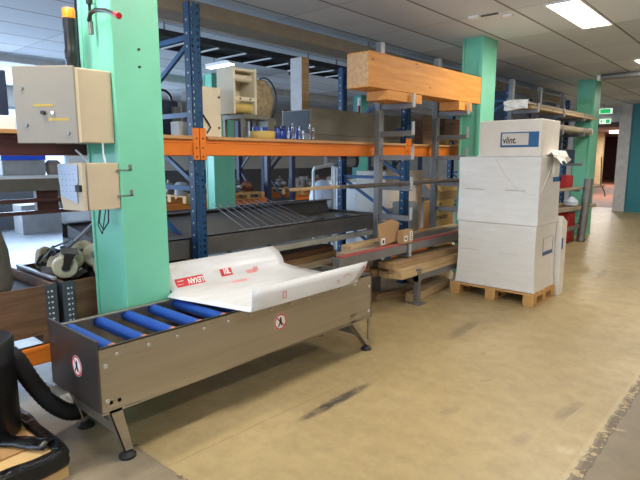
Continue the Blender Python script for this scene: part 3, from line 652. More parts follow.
# ------------------------------------------------------------------ cantilever racks
def cantilever(label, posts, top=2.85, base=True, stops=True, levels=(.57, .97, 1.30, 1.63, 1.89, 2.18)):
    t = thing('cantilever_rack', label, 'cantilever rack', (-3.4, posts[0], 0))
    for y in posts:
        m = MB(); m.box(-3.535, y-.04, 0, -3.465, y+.04, top); p = m.build('post', 'grey_steel', t, bevel=.004)
        for z in levels:
            a = MB(); a.box(-3.465, y-.025, z-.055, -3.06, y+.025, z); ar = a.build('arm', 'grey_steel', p, bevel=.002)
            if stops or z > 1.4: MB().box(-3.062, y-.022, z-.045, -3.048, y+.022, z+.095).build('end_stop', 'alu', ar)
        if base:
            a = MB(); a.box(-3.465, y-.03, .255, -2.915, y+.03, .32); a.build('base_arm', 'grey_steel', t)
            l = MB(); l.box(-2.98, y-.03, .01, -2.92, y+.03, .40); l.box(-3.02, y-.07, 0, -2.88, y+.07, .012); l.build('leg', 'grey_steel', t)
    if base: MB().box(-2.985, posts[0]-.03, .27, -2.925, posts[-1]+.2, .33).build('base_rail', 'grey_steel', t)
    return t
cantilever('grey steel cantilever rack carrying the thick timber box beam', [4.93, 6.2])
cantilever('grey steel cantilever rack stacked with boards, behind the wrapped boxes', [8.6, 9.87, 11.14], stops=False, levels=(.62, 1.0, 1.5, 2.06, 2.36))

t = thing('timber_beam', 'thick orange timber box beam resting high on the cantilever rack', 'timber beam', (-3.24, 5.4, 2.31))
m = MB(); rot = Matrix.Translation((-3.24, 4.2, 2.278)) @ Matrix.Rotation(math.radians(.35), 4, 'X')
m.box(-.14, 0, 0, .14, 2.42, .335, rot); bo = m.build('beam_body', 'timber', t, bevel=.004)
m = MB(); m.box(-.125, -.003, .012, .125, 0.001, .322, rot); m.build('end_grain', 'timber_end', bo)
def plankm(name, x0, x1, y0, y1, z0, z1, mat, label, cat='plank', group=None, tilt=0.0, yaw=0.0):
    o = MB().box(x0-(x0+x1)/2, y0-(y0+y1)/2, 0, x1-(x0+x1)/2, y1-(y0+y1)/2, z1-z0).build(name, mat, local=True, bevel=.002)
    o.location = ((x0+x1)/2, (y0+y1)/2, z0); o.rotation_euler = (tilt, 0, yaw); return tag(o, label, cat, group)
plankm('packing_timber', -3.36, -3.09, 4.5, 5.15, 2.182, 2.276, 'timber', 'short timber spacer under the near end of the thick timber box beam', 'timber')
plankm('packing_timber', -3.36, -3.09, 6.02, 6.36, 2.182, 2.286, 'timber', 'short timber spacer under the far end of the thick timber box beam', 'timber')
# long stock on the arms
plankm('batten', -3.38, -3.33, 3.38, 6.4, 1.302, 1.33, 'plank', 'long brown batten sticking out left from the cantilever rack', 'batten')
plankm('steel_strip', -3.30, -3.26, 4.0, 6.7, 1.302, 1.335, 'trough', 'dark steel strip lying beside the long brown batten', 'steel profile')
plankm('steel_strip', -3.22, -3.15, 4.05, 6.65, 1.302, 1.325, 'steel_d', 'flat dark steel bar nearest the aisle, at the height of the long batten', 'steel profile')
plankm('steel_channel', -3.15, -3.07, 3.72, 6.45, .572, .66, 'grey_steel', 'grey steel channel lying under the red strip on the low arms', 'steel profile')
plankm('red_strip', -3.16, -3.08, 3.78, 6.3, .661, .672, simple('red_strip_paint', (168, 84, 78), .5), 'red painted strip lying on the grey steel channel', 'strip')
plankm('flat_board', -3.30, -3.18, 3.95, 6.4, .572, .668, 'plank_g', 'pale board lying beside the red strip, reaching furthest left', 'board')
plankm('flat_board', -3.44, -3.31, 4.2, 6.6, .572, .70, 'plank_p', 'pale board at the back of the low arms, behind the red strip', 'board')
plankm('grey_flat_bar', -3.30, -3.2, 4.6, 6.5, .669, .70, 'grey_steel', 'grey flat bar lying on the pale board beside the cardboard', 'steel profile')
# folded cardboard
t = thing('cardboard_piece', 'folded brown cardboard with white labels standing on the red strip', 'cardboard', (-3.14, 4.75, .672))
m = MB(); m.prism([(-3.15, 4.50, .675), (-3.15, 4.80, .70), (-3.15, 4.86, .90), (-3.15, 4.70, .95), (-3.15, 4.45, .91)], (-.012, 0, 0)); a = m.build('back_flap', 'brown_card', t)
m = MB(); m.box(-3.14, 4.80, .674, -3.06, 5.0, .82); b = m.build('front_tray', 'brown_card', t, bevel=.004)
m = MB(); m.box(-3.148, 4.51, .69, -3.1465, 4.58, .76); m.build('label', 'paper', a); m = MB(); m.box(-3.06, 4.82, .70, -3.0585, 4.88, .76); m.box(-3.06, 4.93, .70, -3.0585, 4.98, .80); m.build('label', 'paper', b)
MB().box(-3.1455, 4.53, .705, -3.1445, 4.56, .74).build('printed_mark', 'ink', a); MB().box(-3.0585, 4.835, .715, -3.0578, 4.865, .745).build('printed_mark', 'ink', b)
for k in range(4): MB().box(-3.0585, 4.94, .71+k*.022, -3.0578, 4.97, .722+k*.022).build('printed_mark', 'ink', b)
# timber pile on the base rail
PL = [(-3.40, -3.27, 4.55, 6.3, .322, .40, 'plank', 'dark plank at the back of the low timber pile'), (-3.25, -3.12, 4.62, 6.35, .322, .39, 'plank_p', 'pale plank in the middle of the low timber pile, bottom layer'),
      (-3.10, -2.93, 4.58, 6.4, .332, .375, 'plank_p', 'pale plank at the front edge of the low timber pile, bottom layer'), (-3.12, -2.95, 4.60, 6.2, .377, .425, 'plank_p', 'pale plank stacked second at the front of the low timber pile'),
      (-3.22, -3.02, 4.56, 6.1, .427, .50, 'plank', 'squared timber lying on top of the low timber pile')]
for p in PL: plankm('timber_plank', p[0], p[1], p[2], p[3], p[4], p[5], p[6], p[7], 'plank', 'low timber pile on the cantilever base')
plankm('loose_timber', -3.16, -3.04, 4.95, 5.95, 0, .09, 'plank_p', 'pale timber lying on the floor under the low timber pile, nearer the leg', 'timber', 'timbers on the floor under the pile', yaw=.1)
plankm('loose_timber', -3.36, -3.26, 4.75, 5.6, 0, .07, 'plank', 'thin timber on the floor left of the other one under the pile', 'timber', 'timbers on the floor under the pile', yaw=-.25)
box1('timber_block', (-3.42, 4.42, .40, -3.3, 4.52, .56), 'plank', 'short upright timber block left of the low timber pile', 'timber block').location.z = .402
box1('orange_crate', (-3.95, 5.9, 0, -3.75, 6.5, .62), 'orange', 'small orange crate behind the low timber pile', 'crate')

# ------------------------------------------------------------------ long dark steel trough bench
t = thing('trough_bench', 'long dark steel trough bench inside the rack bay, rods lying across', 'workbench', (-4.1, 3.6, 0))
m = MB(); ya, yb = 1.85, 5.3
m.box(-3.73, ya, .765, -3.72, yb, .935); m.box(-4.6, ya, .765, -4.59, yb, 1.06); m.box(-4.59, ya, .765, -3.73, yb, .775); m.box(-4.59, ya, .775, -3.73, ya+.01, .93); m.box(-4.59, yb-.01, .775, -3.73, yb, .93); m.box(-3.78, ya, .925, -3.72, yb, .935); m.box(-4.6, ya, 1.05, -4.50, yb, 1.06)
m.prism([(-3.80, ya+.02, .775), (-3.80, ya+.02, .918), (-4.54, ya+.02, 1.04), (-4.54, ya+.02, .775)], (0, 2.35, 0)); m.prism([(-3.80, ya+2.4, .775), (-3.80, ya+2.4, .90), (-4.5, ya+2.4, .90), (-4.56, ya+2.4, 1.03), (-4.56, ya+2.4, .775)], (0, 1.0, 0))
m.build('trough', 'trough', t)
MB().box(-3.74, ya, .69, -3.69, yb, .745).build('front_rail', simple('pale_rail', (176, 174, 164), .4, .3), t)
for y in (2.0, 3.5, 5.15):
    for x in (-3.76, -4.45): MB().box(x-.03, y-.03, 0, x+.03, y+.03, .765).build('leg', 'grey_steel', t)
m = MB()
for k in range(9): m.cyl((-3.688, 2.2+.37*k, .72), (-3.680, 2.2+.37*k, .72), .012, seg=8)
m.build('bolt', 'zinc', t)
random.seed(3); ORD = ['first', 'second', 'third', 'fourth', 'fifth', 'sixth', 'seventh', 'eighth', 'ninth', 'tenth', 'eleventh', 'twelfth']
for k in range(10):
    yb_ = 3.12+.10*k+random.uniform(-.02, .02); ya_ = 3.36+.085*k+random.uniform(-.02, .02); o = MB().cyl((-3.66, yb_, .945), (-4.52, ya_, 1.125+random.uniform(-.01, .01)), .0045, seg=6).build('threaded_rod', 'grey_steel', origin=(-4.1, yb_, .94))
    tag(o, ORD[k]+' thin steel rod from the left, slanting across the dark trough bench', 'rod', 'steel rods on the trough bench')
for k, (x, y0, y1) in enumerate(((-3.76, 3.1, 4.1), (-4.42, 3.4, 4.5))):
    tag(MB().box(x-.012, y0, .937 if k == 0 else 1.095, x+.012, y1, .943 if k == 0 else 1.101).build('flat_bar', 'alu', origin=(x, y0, .94)), ('bright flat bar along the front of the trough, under the rods' if k == 0 else 'bright flat bar along the back of the trough, under the rods'), 'flat bar')
random.seed(5)
for k in range(7):
    x, y = random.uniform(-4.3, -3.9), random.uniform(4.3, 5.1)
    o = MB().cbox((0, 0, .012), (.06, .16, .018), (random.uniform(-.1, .1), 0, random.uniform(-.6, .6))).build('steel_offcut', 'chrome', local=True); o.location = (x, y, .902)
    o['yy'] = y-.4*x; tag(o, 'shiny offcut', 'offcut', 'steel offcuts in the trough')
offs = sorted([o for o in COL.objects if 'yy' in o.keys()], key=lambda o: o['yy'])
for k, o in enumerate(offs): o['label'] = ORD[k]+' shiny steel offcut from the left in the right half of the trough'; del o['yy']
# pallet and slats under the bench
t = thing('wooden_pallet', 'weathered pallet on the floor under the dark trough bench', 'pallet', (-4.05, 4.1, 0)); pallet(t, -4.42, -3.80, 3.1, 4.75, .0, .14, 'oldwood', 6)
random.seed(9)
for k in range(14):
    L = k//2; z = .142+L*.066; x = -4.25+(k % 2)*.22+random.uniform(-.02, .03); y0 = 3.1+random.uniform(0, .35)
    lab = ['back', 'front'][k % 2] + ' slat of the ' + ORD[L] + ' layer from the floor, stacked under the dark trough bench'
    plankm('wooden_lath', x, x+.18, y0, y0+random.uniform(1.35, 1.6), z, z+.062, ['plank', 'plank_g', 'oldwood'][(k*2+L) % 3], lab, 'slat', 'wooden slats under the trough bench', yaw=random.uniform(-.05, .05))
box1('blue_bin', (-4.0, 4.95, 0, -3.8, 5.1, .55), 'blue_p', 'small bright blue bin under the right end of the trough bench', 'bin')

# ------------------------------------------------------------------ goods on the rack's upper shelf
t = thing('cream_cabinet', 'tall flat cream machine cover with black latches beside the front upright', 'machine cover', (-3.8, 2.84, ZS))
MB().box(-3.95, 2.72, ZS, -3.78, 2.945, 2.20).build('cover_body', 'cream', t, bevel=.006)
m = MB()
for y, z in ((2.735, 2.06), (2.92, 2.12), (2.915, 1.86), (2.74, 1.95)): m.cyl((-3.78, y, z), (-3.77, y, z), .009, seg=8)
m.tube([(-3.772, 2.73, 1.98), (-3.77, 2.80, 1.89), (-3.772, 2.82, 1.86), (-3.772, 2.78, 1.81)], .007, 6); m.build('latch', 'black', t)
t = thing('winding_machine', 'cream winding machine with two rollers on a low stand on the shelf', 'machine', (-3.95, 3.3, ZS))
m = MB(); m.box(-4.06, 3.12, 2.0, -3.82, 3.145, 2.42); m.box(-4.06, 3.375, 2.0, -3.82, 3.40, 2.42); m.box(-4.06, 3.145, 2.385, -3.83, 3.375, 2.41); m.box(-4.06, 3.145, 2.0, -4.04, 3.375, 2.41)
m.box(-3.85, 3.145, 2.12, -3.825, 3.375, 2.155); m.build('side_frame', 'cream', t, bevel=.003)
MB().cyl((-3.9, 3.145, 2.33), (-3.9, 3.375, 2.33), .035).build('roller', 'cream', t, smooth=True); MB().cyl((-3.9, 3.145, 2.06), (-3.9, 3.375, 2.06), .05).build('roller', 'yel_tub', t, smooth=True)
m = MB()
for y in (3.2, 3.32): m.cyl((-3.825, y, 2.138), (-3.818, y, 2.138), .008, seg=8)
m.build('bolt', 'black', t)
m = MB(); m.box(-4.1, 3.2, 1.96, -3.78, 3.54, 2.0); 
for x in (-4.07, -3.81):
    for y in (3.215, 3.525): m.box(x-.015, y-.015, ZS, x+.015, y+.015, 1.96)
m.build('stand', 'grey_cast', t)
t = thing('cable_drum', 'mottled canvas disc bag with a black cable around its rim', 'bag', (-4.0, 3.62, ZS))
mt = Matrix.Translation((-3.93, 3.545, 2.16)) @ Matrix.Rotation(PI/2, 4, 'Y') @ Matrix.Diagonal((1.3, 1, 1, 1))
MB().lathe([(.02, -.07), (.10, -.06), (.145, -.02), (.145, .03), (.10, .06), (.02, .065)], mt).build('bag_body', 'canvas', t, smooth=True)
MB().box(-4.02, 3.56, ZS, -3.86, 3.68, 1.98).build('support_block', 'grey_cast', t)
MB().tube([Vector((-3.87, 3.545, 2.16)) + Vector((0, .155*math.cos(a), .20*math.sin(a))) for a in [(-1.4+.2*k) for k in range(18)]], .007, 6).build('cable', 'black', t, smooth=True)
t = thing('yellow_tub', 'shallow yellow tub on the shelf edge under the winding machine', 'tub', (-3.72, 3.34, ZS))
MB().lathe([(.11, 0), (.12, .01), (.125, .07), (.115, .07), (.108, .012), (.0, .012)], Matrix.Translation((-3.72, 3.37, ZS))).build('tub_body', 'yel_tub', t, smooth=True)
for k, y in enumerate((3.29, 3.40)):
    tag(MB().cyl((-3.72, y, ZS+.014), (-3.72, y, ZS+.11), .028).build('blue_cup', 'blue_p', origin=(-3.72, y, ZS), smooth=True), ('blue cup standing in the left of the yellow tub', 'blue cup standing in the right of the yellow tub')[k], 'cup')
for k, (x, y, h) in enumerate(((-3.9, 3.82, .13), (-3.88, 3.91, .13), (-3.86, 4.0, .13), (-3.72, 3.56, .11), (-3.74, 3.64, .09))):
    t = thing('blue_container', ['tall blue plastic container left of the three beside the grey casing', 'middle blue plastic container of the three behind the bolts', 'blue plastic container touching the grey metal casing', 'blue bottle right of the yellow tub', 'short blue jar right of the blue bottle'][k], 'container', (x, y, ZS))
    MB().lathe([(.03, 0), (.034, .01), (.034, h*.7), (.024, h*.85), (.024, h)], Matrix.Translation((x, y, ZS))).build('container_body', 'blue_p', t, smooth=True); MB().cyl((x, y, ZS+h), (x, y, ZS+h+.015), .026).build('lid', 'navy', t, smooth=True)
for k in range(6):
    y = 3.66+.075*k; x = -3.66-.02*(k % 2); t = thing('steel_spindle', ORD[k]+' small steel spindle from the left, standing at the shelf edge before the grey casing', 'spindle', (x, y, ZS), group='steel spindles on the shelf edge'); h = .10+.03*((k*2) % 3)
    MB().cyl((x, y, ZS), (x, y, ZS+.012), .022).build('base', 'steel_d', t, smooth=True); MB().lathe([(.009, .012), (.009, h*.6), (.014, h*.65), (.014, h*.8), (.006, h*.85), (.006, h)], Matrix.Translation((x, y, ZS)), 10).build('shaft', 'chrome', t, smooth=True)
t = thing('metal_casing', 'long grey sheet metal casing lying on the orange rack shelf', 'casing', (-4.0, 5.0, ZS))
m = MB(); m.box(-3.79, 4.10, ZS+.07, -3.78, 6.15, 2.12); m.box(-4.2, 4.10, ZS, -4.19, 6.15, 2.12); m.box(-4.19, 4.10, ZS, -3.79, 6.15, ZS+.08); m.box(-4.19, 4.10, ZS+.08, -3.79, 4.11, 2.10); m.box(-4.19, 6.14, ZS+.08, -3.79, 6.15, 2.12); m.box(-4.19, 4.11, 2.05, -3.79, 6.14, 2.06)
cs = m.build('casing_body', 'grey_cast', t, bevel=.003); MB().box(-4.18, 4.095, ZS+.08, -3.8, 4.101, 2.09).build('end_plate', simple('dark_end_plate', (58, 62, 70), .5), t)
t = thing('upright_timber', 'upright post with pale face standing behind the grey metal casing', 'post', (-4.39, 4.57, ZS))
MB().box(-4.48, 4.52, ZS, -4.30, 4.64, 2.745).build('post_body', 'plank', t, bevel=.004); MB().box(-4.478, 4.513, ZS, -4.302, 4.5205, 2.74).build('pale_facing', simple('pale_facing', (196, 196, 196), .5), t)
m = MB(); m.cyl((-4.485, 4.53, 2.68), (-4.51, 4.53, 2.68), .025); m.cyl((-4.485, 4.53, 2.58), (-4.51, 4.53, 2.58), .02); m.build('knob', 'black', t)
t = thing('paper_roll', 'white roll lying on the right end of the grey metal casing', 'roll', (-3.98, 5.4, 2.12))
MB().cyl((-4.1, 5.2, 2.095), (-3.85, 5.5, 2.095), .035).build('roll_body', 'white', t, smooth=True); MB().cyl((-3.85, 5.5, 2.095), (-3.83, 5.53, 2.095), .036).build('roll_end', 'teal', t, smooth=True)
t = thing('barrier_stick', 'red and white striped stick standing behind the timber beam end', 'stick', (-4.3, 5.66, ZS))
for k in range(6): MB().cyl((-4.3, 5.6, ZS+.1*k), (-4.3, 5.6, ZS+.1*(k+1)), .018).build('stripe', 'white' if k % 2 else 'redbox', t)
# bay left of the front upright
t = thing('navy_tank', 'dark navy tank with arched carrying handle seen between column and upright', 'tank', (-4.44, 2.76, ZS))
MB().box(-4.58, 2.66, ZS, -4.3, 2.86, 2.12).build('tank_body', 'navy', t, bevel=.02); MB().tube([(-4.4, 2.67, 2.11)] + [(-4.4, 2.76-.09*math.cos(a), 2.13+.09*math.sin(a)) for a in [PI*k/8 for k in range(9)]] + [(-4.4, 2.85, 2.11)], .012, 8).build('handle', 'black', t, smooth=True)
MB().box(-4.3, 2.78, 1.9, -4.26, 2.85, 2.06).build('gauge_box', 'grey_steel', t)
box1('white_box', (-4.2, 2.70, ZS, -4.08, 2.80, 1.92), 'paper', 'small white box on the shelf between column and front upright', 'box')
box1('grey_sheet', (-4.28, 2.88, ZS, -4.2, 2.98, 2.2), 'grey_steel', 'narrow grey panel standing left of the front upright', 'panel')
t = thing('navy_crate', 'dark navy crate on a white tray behind the open cabinet door', 'crate', (-4.3, 1.0, ZS))
MB().box(-4.65, .6, 1.89, -4.05, 1.34, 2.19).build('crate_body', 'navy', t, bevel=.01); MB().box(-4.6, .62, ZS, -4.0, 1.36, 1.885).build('tray', 'tube_w', t, bevel=.006)
# bay right of the cantilever rack
box1('brown_carton', (-4.3, 6.3, ZS, -3.75, 6.72, 2.18), 'oldwood', 'brown carton on the shelf right of the grey metal casing', 'box')
t = thing('wooden_pallet', 'small pale pallet on the shelf left of the second green column', 'pallet', (-4.0, 7.3, ZS)); pallet(t, -4.3, -3.7, 6.85, 7.9, ZS, .12, 'pallet')
box1('brown_carton', (-4.2, 6.9, ZS+.12, -3.75, 7.8, 2.16), 'oldwood', 'brown carton standing on the small pale pallet on the shelf', 'box')
box1('dark_crate', (-4.5, 9.1, ZS, -3.8, 10.2, 2.75), 'navy', 'dark blue covered crate high in the far rack, left one', 'crate')
box1('dark_crate', (-4.5, 10.35, ZS, -3.8, 11.7, 2.72), 'dark_grey', 'dark grey covered crate high in the far rack, right one', 'crate')

# ------------------------------------------------------------------ goods below the shelf, right bay and behind
box1('white_carton', (-4.6, 5.95, .0, -4.1, 6.9, 1.42), 'card', 'tall white carton standing on the floor behind the grey rack posts', 'box')
box1('grey_carton', (-4.0, 5.98, .63, -3.72, 6.2, 1.02), 'conc_box', 'grey carton on the floor crate left of the printed carton', 'box').location.z = .622
t = thing('printed_carton', 'beige carton printed with a round symbol and the word transfer', 'box', (-3.9, 6.95, 0))
MB().box(-3.85, 6.55, 0, -3.72, 7.2, 1.0).build('carton_body', 'tan_card', t, bevel=.004)
cb = [c for c in t.children][0]
lettering('lettering', 'transfer', .11, 'ink', basis((-3.719, 6.86, .76), (0, 1, 0), (0, 0, 1)), cb)
m = MB(); m.tube([Vector((-3.718, 6.78, .90)) + Vector((0, .04*math.cos(a), .06*math.sin(a))) for a in [2*PI*k/14 for k in range(15)]], .006, 5); m.build('round_symbol', 'ink', cb)
t = thing('open_carton', 'open tan carton with spread flaps on top of the printed carton', 'box', (-3.9, 7.0, 1.06))
MB().box(-3.85, 6.72, 1.002, -3.72, 7.3, 1.12).build('carton_body', 'brown_card', t); m = MB()
m.prism([(-3.72, 6.72, 1.12), (-3.72, 7.3, 1.12), (-3.735, 7.34, 1.29), (-3.735, 6.66, 1.29)], (.006, .0, 0)); m.prism([(-3.85, 6.72, 1.12), (-3.85, 7.3, 1.12), (-3.98, 7.25, 1.30), (-3.98, 6.7, 1.30)], (0, 0, .006)); m.build('flap', 'tan_card', t)
t = thing('tube_trolley', 'white tubular trolley frame holding a white bag behind the trough bench', 'trolley', (-5.4, 6.0, 0))
m = MB()
A, B, Cc, D = (-5.4, 5.92), (-5.4, 6.42), (-5.94, 6.50), (-5.94, 7.0)
for (p, q_) in ((A, B), (Cc, D)): m.tube([(*p, .06), (*p, 1.40), (p[0], p[1]+.03, 1.44), (q_[0], q_[1]-.03, 1.50), (*q_, 1.46), (*q_, .06)], .02, 8)
for (p, q_) in ((A, Cc), (B, D), (A, B), (Cc, D)): m.tube([(*p, .3), (*q_, .3)], .018, 8)
m.build('tube_frame', 'tube_w', t, smooth=True)
m = MB(); m.prism([(*A, .315), (*B, .315), (*D, .315), (*Cc, .315)], (0, 0, .02)); m.prism([(*A, .75), (*B, .75), (*D, .75), (*Cc, .75)], (0, 0, .02)); m.build('platform', 'grey_steel', t)
for (x, y) in (A, B, Cc, D): MB().cyl((x, y-.015, .035), (x, y+.015, .035), .035).build('wheel', 'rubber', t, smooth=True)
o = MB().lathe([(.14, 0), (.21, .06), (.22, .2), (.18, .38), (.1, .45), (.03, .48)], Matrix.Translation((-5.66, 6.42, .772))).build('plastic_bag', 'bag', origin=(-5.66, 6.42, .772), smooth=True); tag(o, 'white plastic bag standing in the tubular trolley', 'bag')
t = thing('electric_motor', 'grey motor cylinder on a stand near the far green column', 'motor', (-6.6, 8.0, 0))
MB().cyl((-6.75, 7.75, 1.55), (-6.45, 8.25, 1.55), .12).build('motor_body', 'grey_steel', t, smooth=True); MB().cyl((-6.45, 8.25, 1.55), (-6.42, 8.3, 1.55), .14).build('end_cap', 'black', t); m = MB(); m.box(-6.85, 7.75, 0, -6.4, 8.25, .05); m.box(-6.65, 7.95, .05, -6.55, 8.05, 1.45); m.build('stand', 'grey_steel', t)
box1('white_crate', (-6.3, 7.0, 0, -5.4, 8.6, 1.2), 'tube_w', 'big white wrapped crate behind the blue brace of the rack', 'crate', bevel=.02)

# ------------------------------------------------------------------ far storage rack along the back
t = thing('storage_rack', 'far low storage rack with dark blue uprights along the back wall', 'pallet rack', (-9.3, 9, 0))
for y in (5.2, 8.3, 9.1, 12.2, 15):
    for x in (-9.0, -10.0): MB().box(x-.05, y-.06, 0, x+.05, y+.06, 2.6).build('upright', 'navy', t)
    MB().bar((-9.0, y, .3), (-10.0, y, 1.3), .03, .05).build('brace', 'navy', t); MB().bar((-10.0, y, 1.3), (-9.0, y, 2.3), .03, .05).build('brace', 'navy', t)
MB().bar((-9.0, 8.3, 1.25), (-9.0, 9.1, 2.0), .04, .05).build('brace', 'navy', t)
for (a, b) in ((5.26, 8.24), (9.16, 12.14), (12.26, 14.94)):
    for x in (-9.0, -10.0): MB().box(x-.03, a, .58, x+.03, b, .70).build('beam', 'orange', t)
random.seed(21)
pl = ['left far pallet of machine parts on the back rack', 'second far pallet of machine parts on the back rack', 'third far pallet of machine parts on the back rack', 'right far pallet of machine parts on the back rack']
def part_mesh(k):
    t = thing('valve_part', 'grey machine part', 'machine part', (0, 0, 0)); s = 1.0
    MB().lathe([(.10, 0), (.11, .02), (.06, .05), (.07, .16), (.10, .18), (.10, .22), (.03, .24), (.03, .3)] if k == 0 else ([(.12, 0), (.13, .05), (.13, .22), (.09, .26), (.04, .27)] if k == 1 else [(.07, 0), (.12, .06), (.13, .14), (.08, .22), (.02, .24)]), None, 12).build('part_body', ['grey_steel', 'conc_box', 'copper'][k], t, smooth=True, local=True)
    MB().cyl((0, -.12, .12), (0, .16, .12), .045, seg=10).build('flange', ['alu', 'dark_grey', 'grey_steel'][k], t, smooth=True, local=True); return t
protos = [part_mesh(k) for k in range(3)]; first = [True]*3
zones = [(6.0, 7.1), (7.15, 8.1), (9.3, 10.5), (10.7, 11.9)]
for i, (a, b) in enumerate(zones):
    t = thing('wooden_pallet', pl[i], 'pallet', (-9.5, (a+b)/2, .70)); pallet(t, -10.1, -8.9, a, b, .70, .14, 'pallet', 5)
    for q in range(6):
        k = q % 3; loc = (-9.75+.45*(q % 2)+random.uniform(-.08, .08), a+.18+(b-a-.36)*(q//2)/2+random.uniform(-.03, .03), .842); rz = random.uniform(0, 6)
        lab = ('left ' if q < 3 else 'right ') + ['grey valve body', 'grey capped cylinder', 'brown cast part'][k] + ' on the ' + pl[i].replace(' of machine parts', ''); grp = 'machine parts on the far pallets'
        if first[k]: o = protos[k]; first[k] = False; o.location = loc; o.rotation_euler = (0, 0, rz); o['label'] = lab; o['group'] = grp
        else: dup(protos[k], loc, (0, 0, rz), lab, grp)

# ------------------------------------------------------------------ back left: machines before the windows
t = thing('long_machine', 'long grey machine bed with white top and brown rails before the windows', 'machine', (-7.8, 2.2, 0))
MB().box(-8.1, .6, 1.17, -7.4, 3.75, 1.33).build('machine_bed', 'grey_cast', t); MB().box(-8.1, .6, 1.332, -7.38, 3.75, 1.37).build('top_plate', 'tube_w', t)
for z in (1.02, .86): MB().box(-7.5, .6, z, -7.42, 3.75, z+.05).build('rail', 'dkbrown', t)
MB().box(-7.6, 2.72, .88, -7.5, 3.0, 1.17).build('bracket', 'dkbrown', t)
for y in (.7, 3.66): MB().box(-7.9, y-.06, 0, -7.5, y+.06, 1.17).build('leg', 'dkbrown', t)
t = thing('blue_machine', 'grey device with a bright blue top panel standing on the long machine bed', 'machine', (-7.9, 2.7, 1.371))
MB().box(-8.05, 2.42, 1.371, -7.75, 2.96, 1.57).build('machine_body', 'conc_box', t, bevel=.006); MB().box(-8.06, 2.41, 1.571, -7.74, 2.97, 1.655).build('blue_panel', simple('bright_blue_panel', (30, 84, 214), .4), t, bevel=.006)
t = thing('tape_dispenser', 'small white and brown device right of the blue-topped one on the machine bed', 'device', (-7.8, 3.15, 1.371))
MB().lathe([(.08, 0), (.1, .05), (.1, .16), (.06, .2)], Matrix.Translation((-7.85, 3.1, 1.371))).build('device_body', 'sack', t, smooth=True); MB().box(-7.8, 3.16, 1.371, -7.66, 3.28, 1.47).build('base', 'tube_w', t, bevel=.004)
box1('grey_bin', (-12.4, 4.0, 0, -11.9, 4.8, .62), 'conc_box', 'grey box on the floor before the windows', 'box')
box1('white_box', (-12.4, 4.95, 0, -12, 5.9, .45), 'tube_w', 'white box on the floor right of the grey one, before the windows', 'box')

# ------------------------------------------------------------------ collar bins with castors at the left
def collar(name, label, y0, y1, x0=-4.5, x1=-3.63, z0=.452, z1=.76):
    t = thing(name, label, 'crate', ((x0+x1)/2, (y0+y1)/2, .368))
    for b in ((x1-.022, y0+.01, x1, y1-.01), (x0, y0+.01, x0+.022, y1-.01), (x0, y0, x1-.002, y0+.022), (x0, y1-.022, x1-.002, y1)): MB().box(b[0], b[1], z0, b[2], b[3], z1).build('side_board', 'oldwood', t)
    MB().box(x0+.02, y0+.02, z0, x1-.02, y1-.02, z0+.02).build('floor_board', 'oldwood', t)
    for yy in (y0, y1):
        s = 1 if yy == y0 else -1; h = MB(); a, b = sorted((yy-s*.004, yy+s*.07)); h.box(x1, a, z0-.0, x1+.005, b, z1+.004); a, b = sorted((yy-s*.006, yy-s*.001)); h.box(x1-.07, a, z0, x1+.003, b, z1+.004); h.mi = 1
        for k in range(7): h.box(x1+.005, yy+s*.022, z0+.03+k*.038, x1+.0062, yy+s*.036, z0+.042+k*.038); h.box(x1+.005, yy+s*.048, z0+.03+k*.038, x1+.0062, yy+s*.056, z0+.042+k*.038)
        h.build('corner_hinge', ['dark_grey', 'paper'], t)
    for k in range(3): MB().box(x0, y0+.0+(y1-y0-.1)*k/2, .368, x1, y0+.1+(y1-y0-.1)*k/2, .43).build('skid', 'oldwood', t)
    for k in range(4): MB().box(x0+(x1-x0-.13)*k/3, y0, .43, x0+.13+(x1-x0-.13)*k/3, y1, .45).build('deck_board', 'oldwood', t)
    return t
collar('pallet_collar', 'wooden pallet collar crate full of castors, left of the nearest column', 1.44, 2.5)
tB = collar('pallet_collar', 'dark wooden pallet collar crate at the left edge, lined with dark foil', .25, 1.39)
MB().box(-4.47, .28, .66, -3.66, 1.36, .70).build('foil_liner', 'black', tB)
def castor():
    t = thing('castor_wheel', 'castor', 'castor', (0, 0, 0))
    w = MB().lathe([(.03, -.024), (.078, -.026), (.086, -.018), (.086, .018), (.078, .026), (.03, .024)], Matrix.Rotation(PI/2, 4, 'X'), 24).build('wheel', 'castor', t, smooth=True, local=True)
    MB().cyl((0, -.034, 0), (0, .034, 0), .028, seg=14).build('hub', 'grey_steel', w, smooth=True, local=True)
    f = MB()
    for y in (-.04, .034): f.prism([(-.018, y, -.01), (.018, y, -.01), (.05, y, .11), (-.02, y, .11)], (0, .006, 0))
    f.box(-.03, -.04, .105, .055, .04, .115); f.build('fork', 'steel_d', t, local=True)
    MB().box(-.045, -.05, .118, .07, .05, .126).build('top_plate', 'grey_steel', t, local=True); return t
ca = castor()
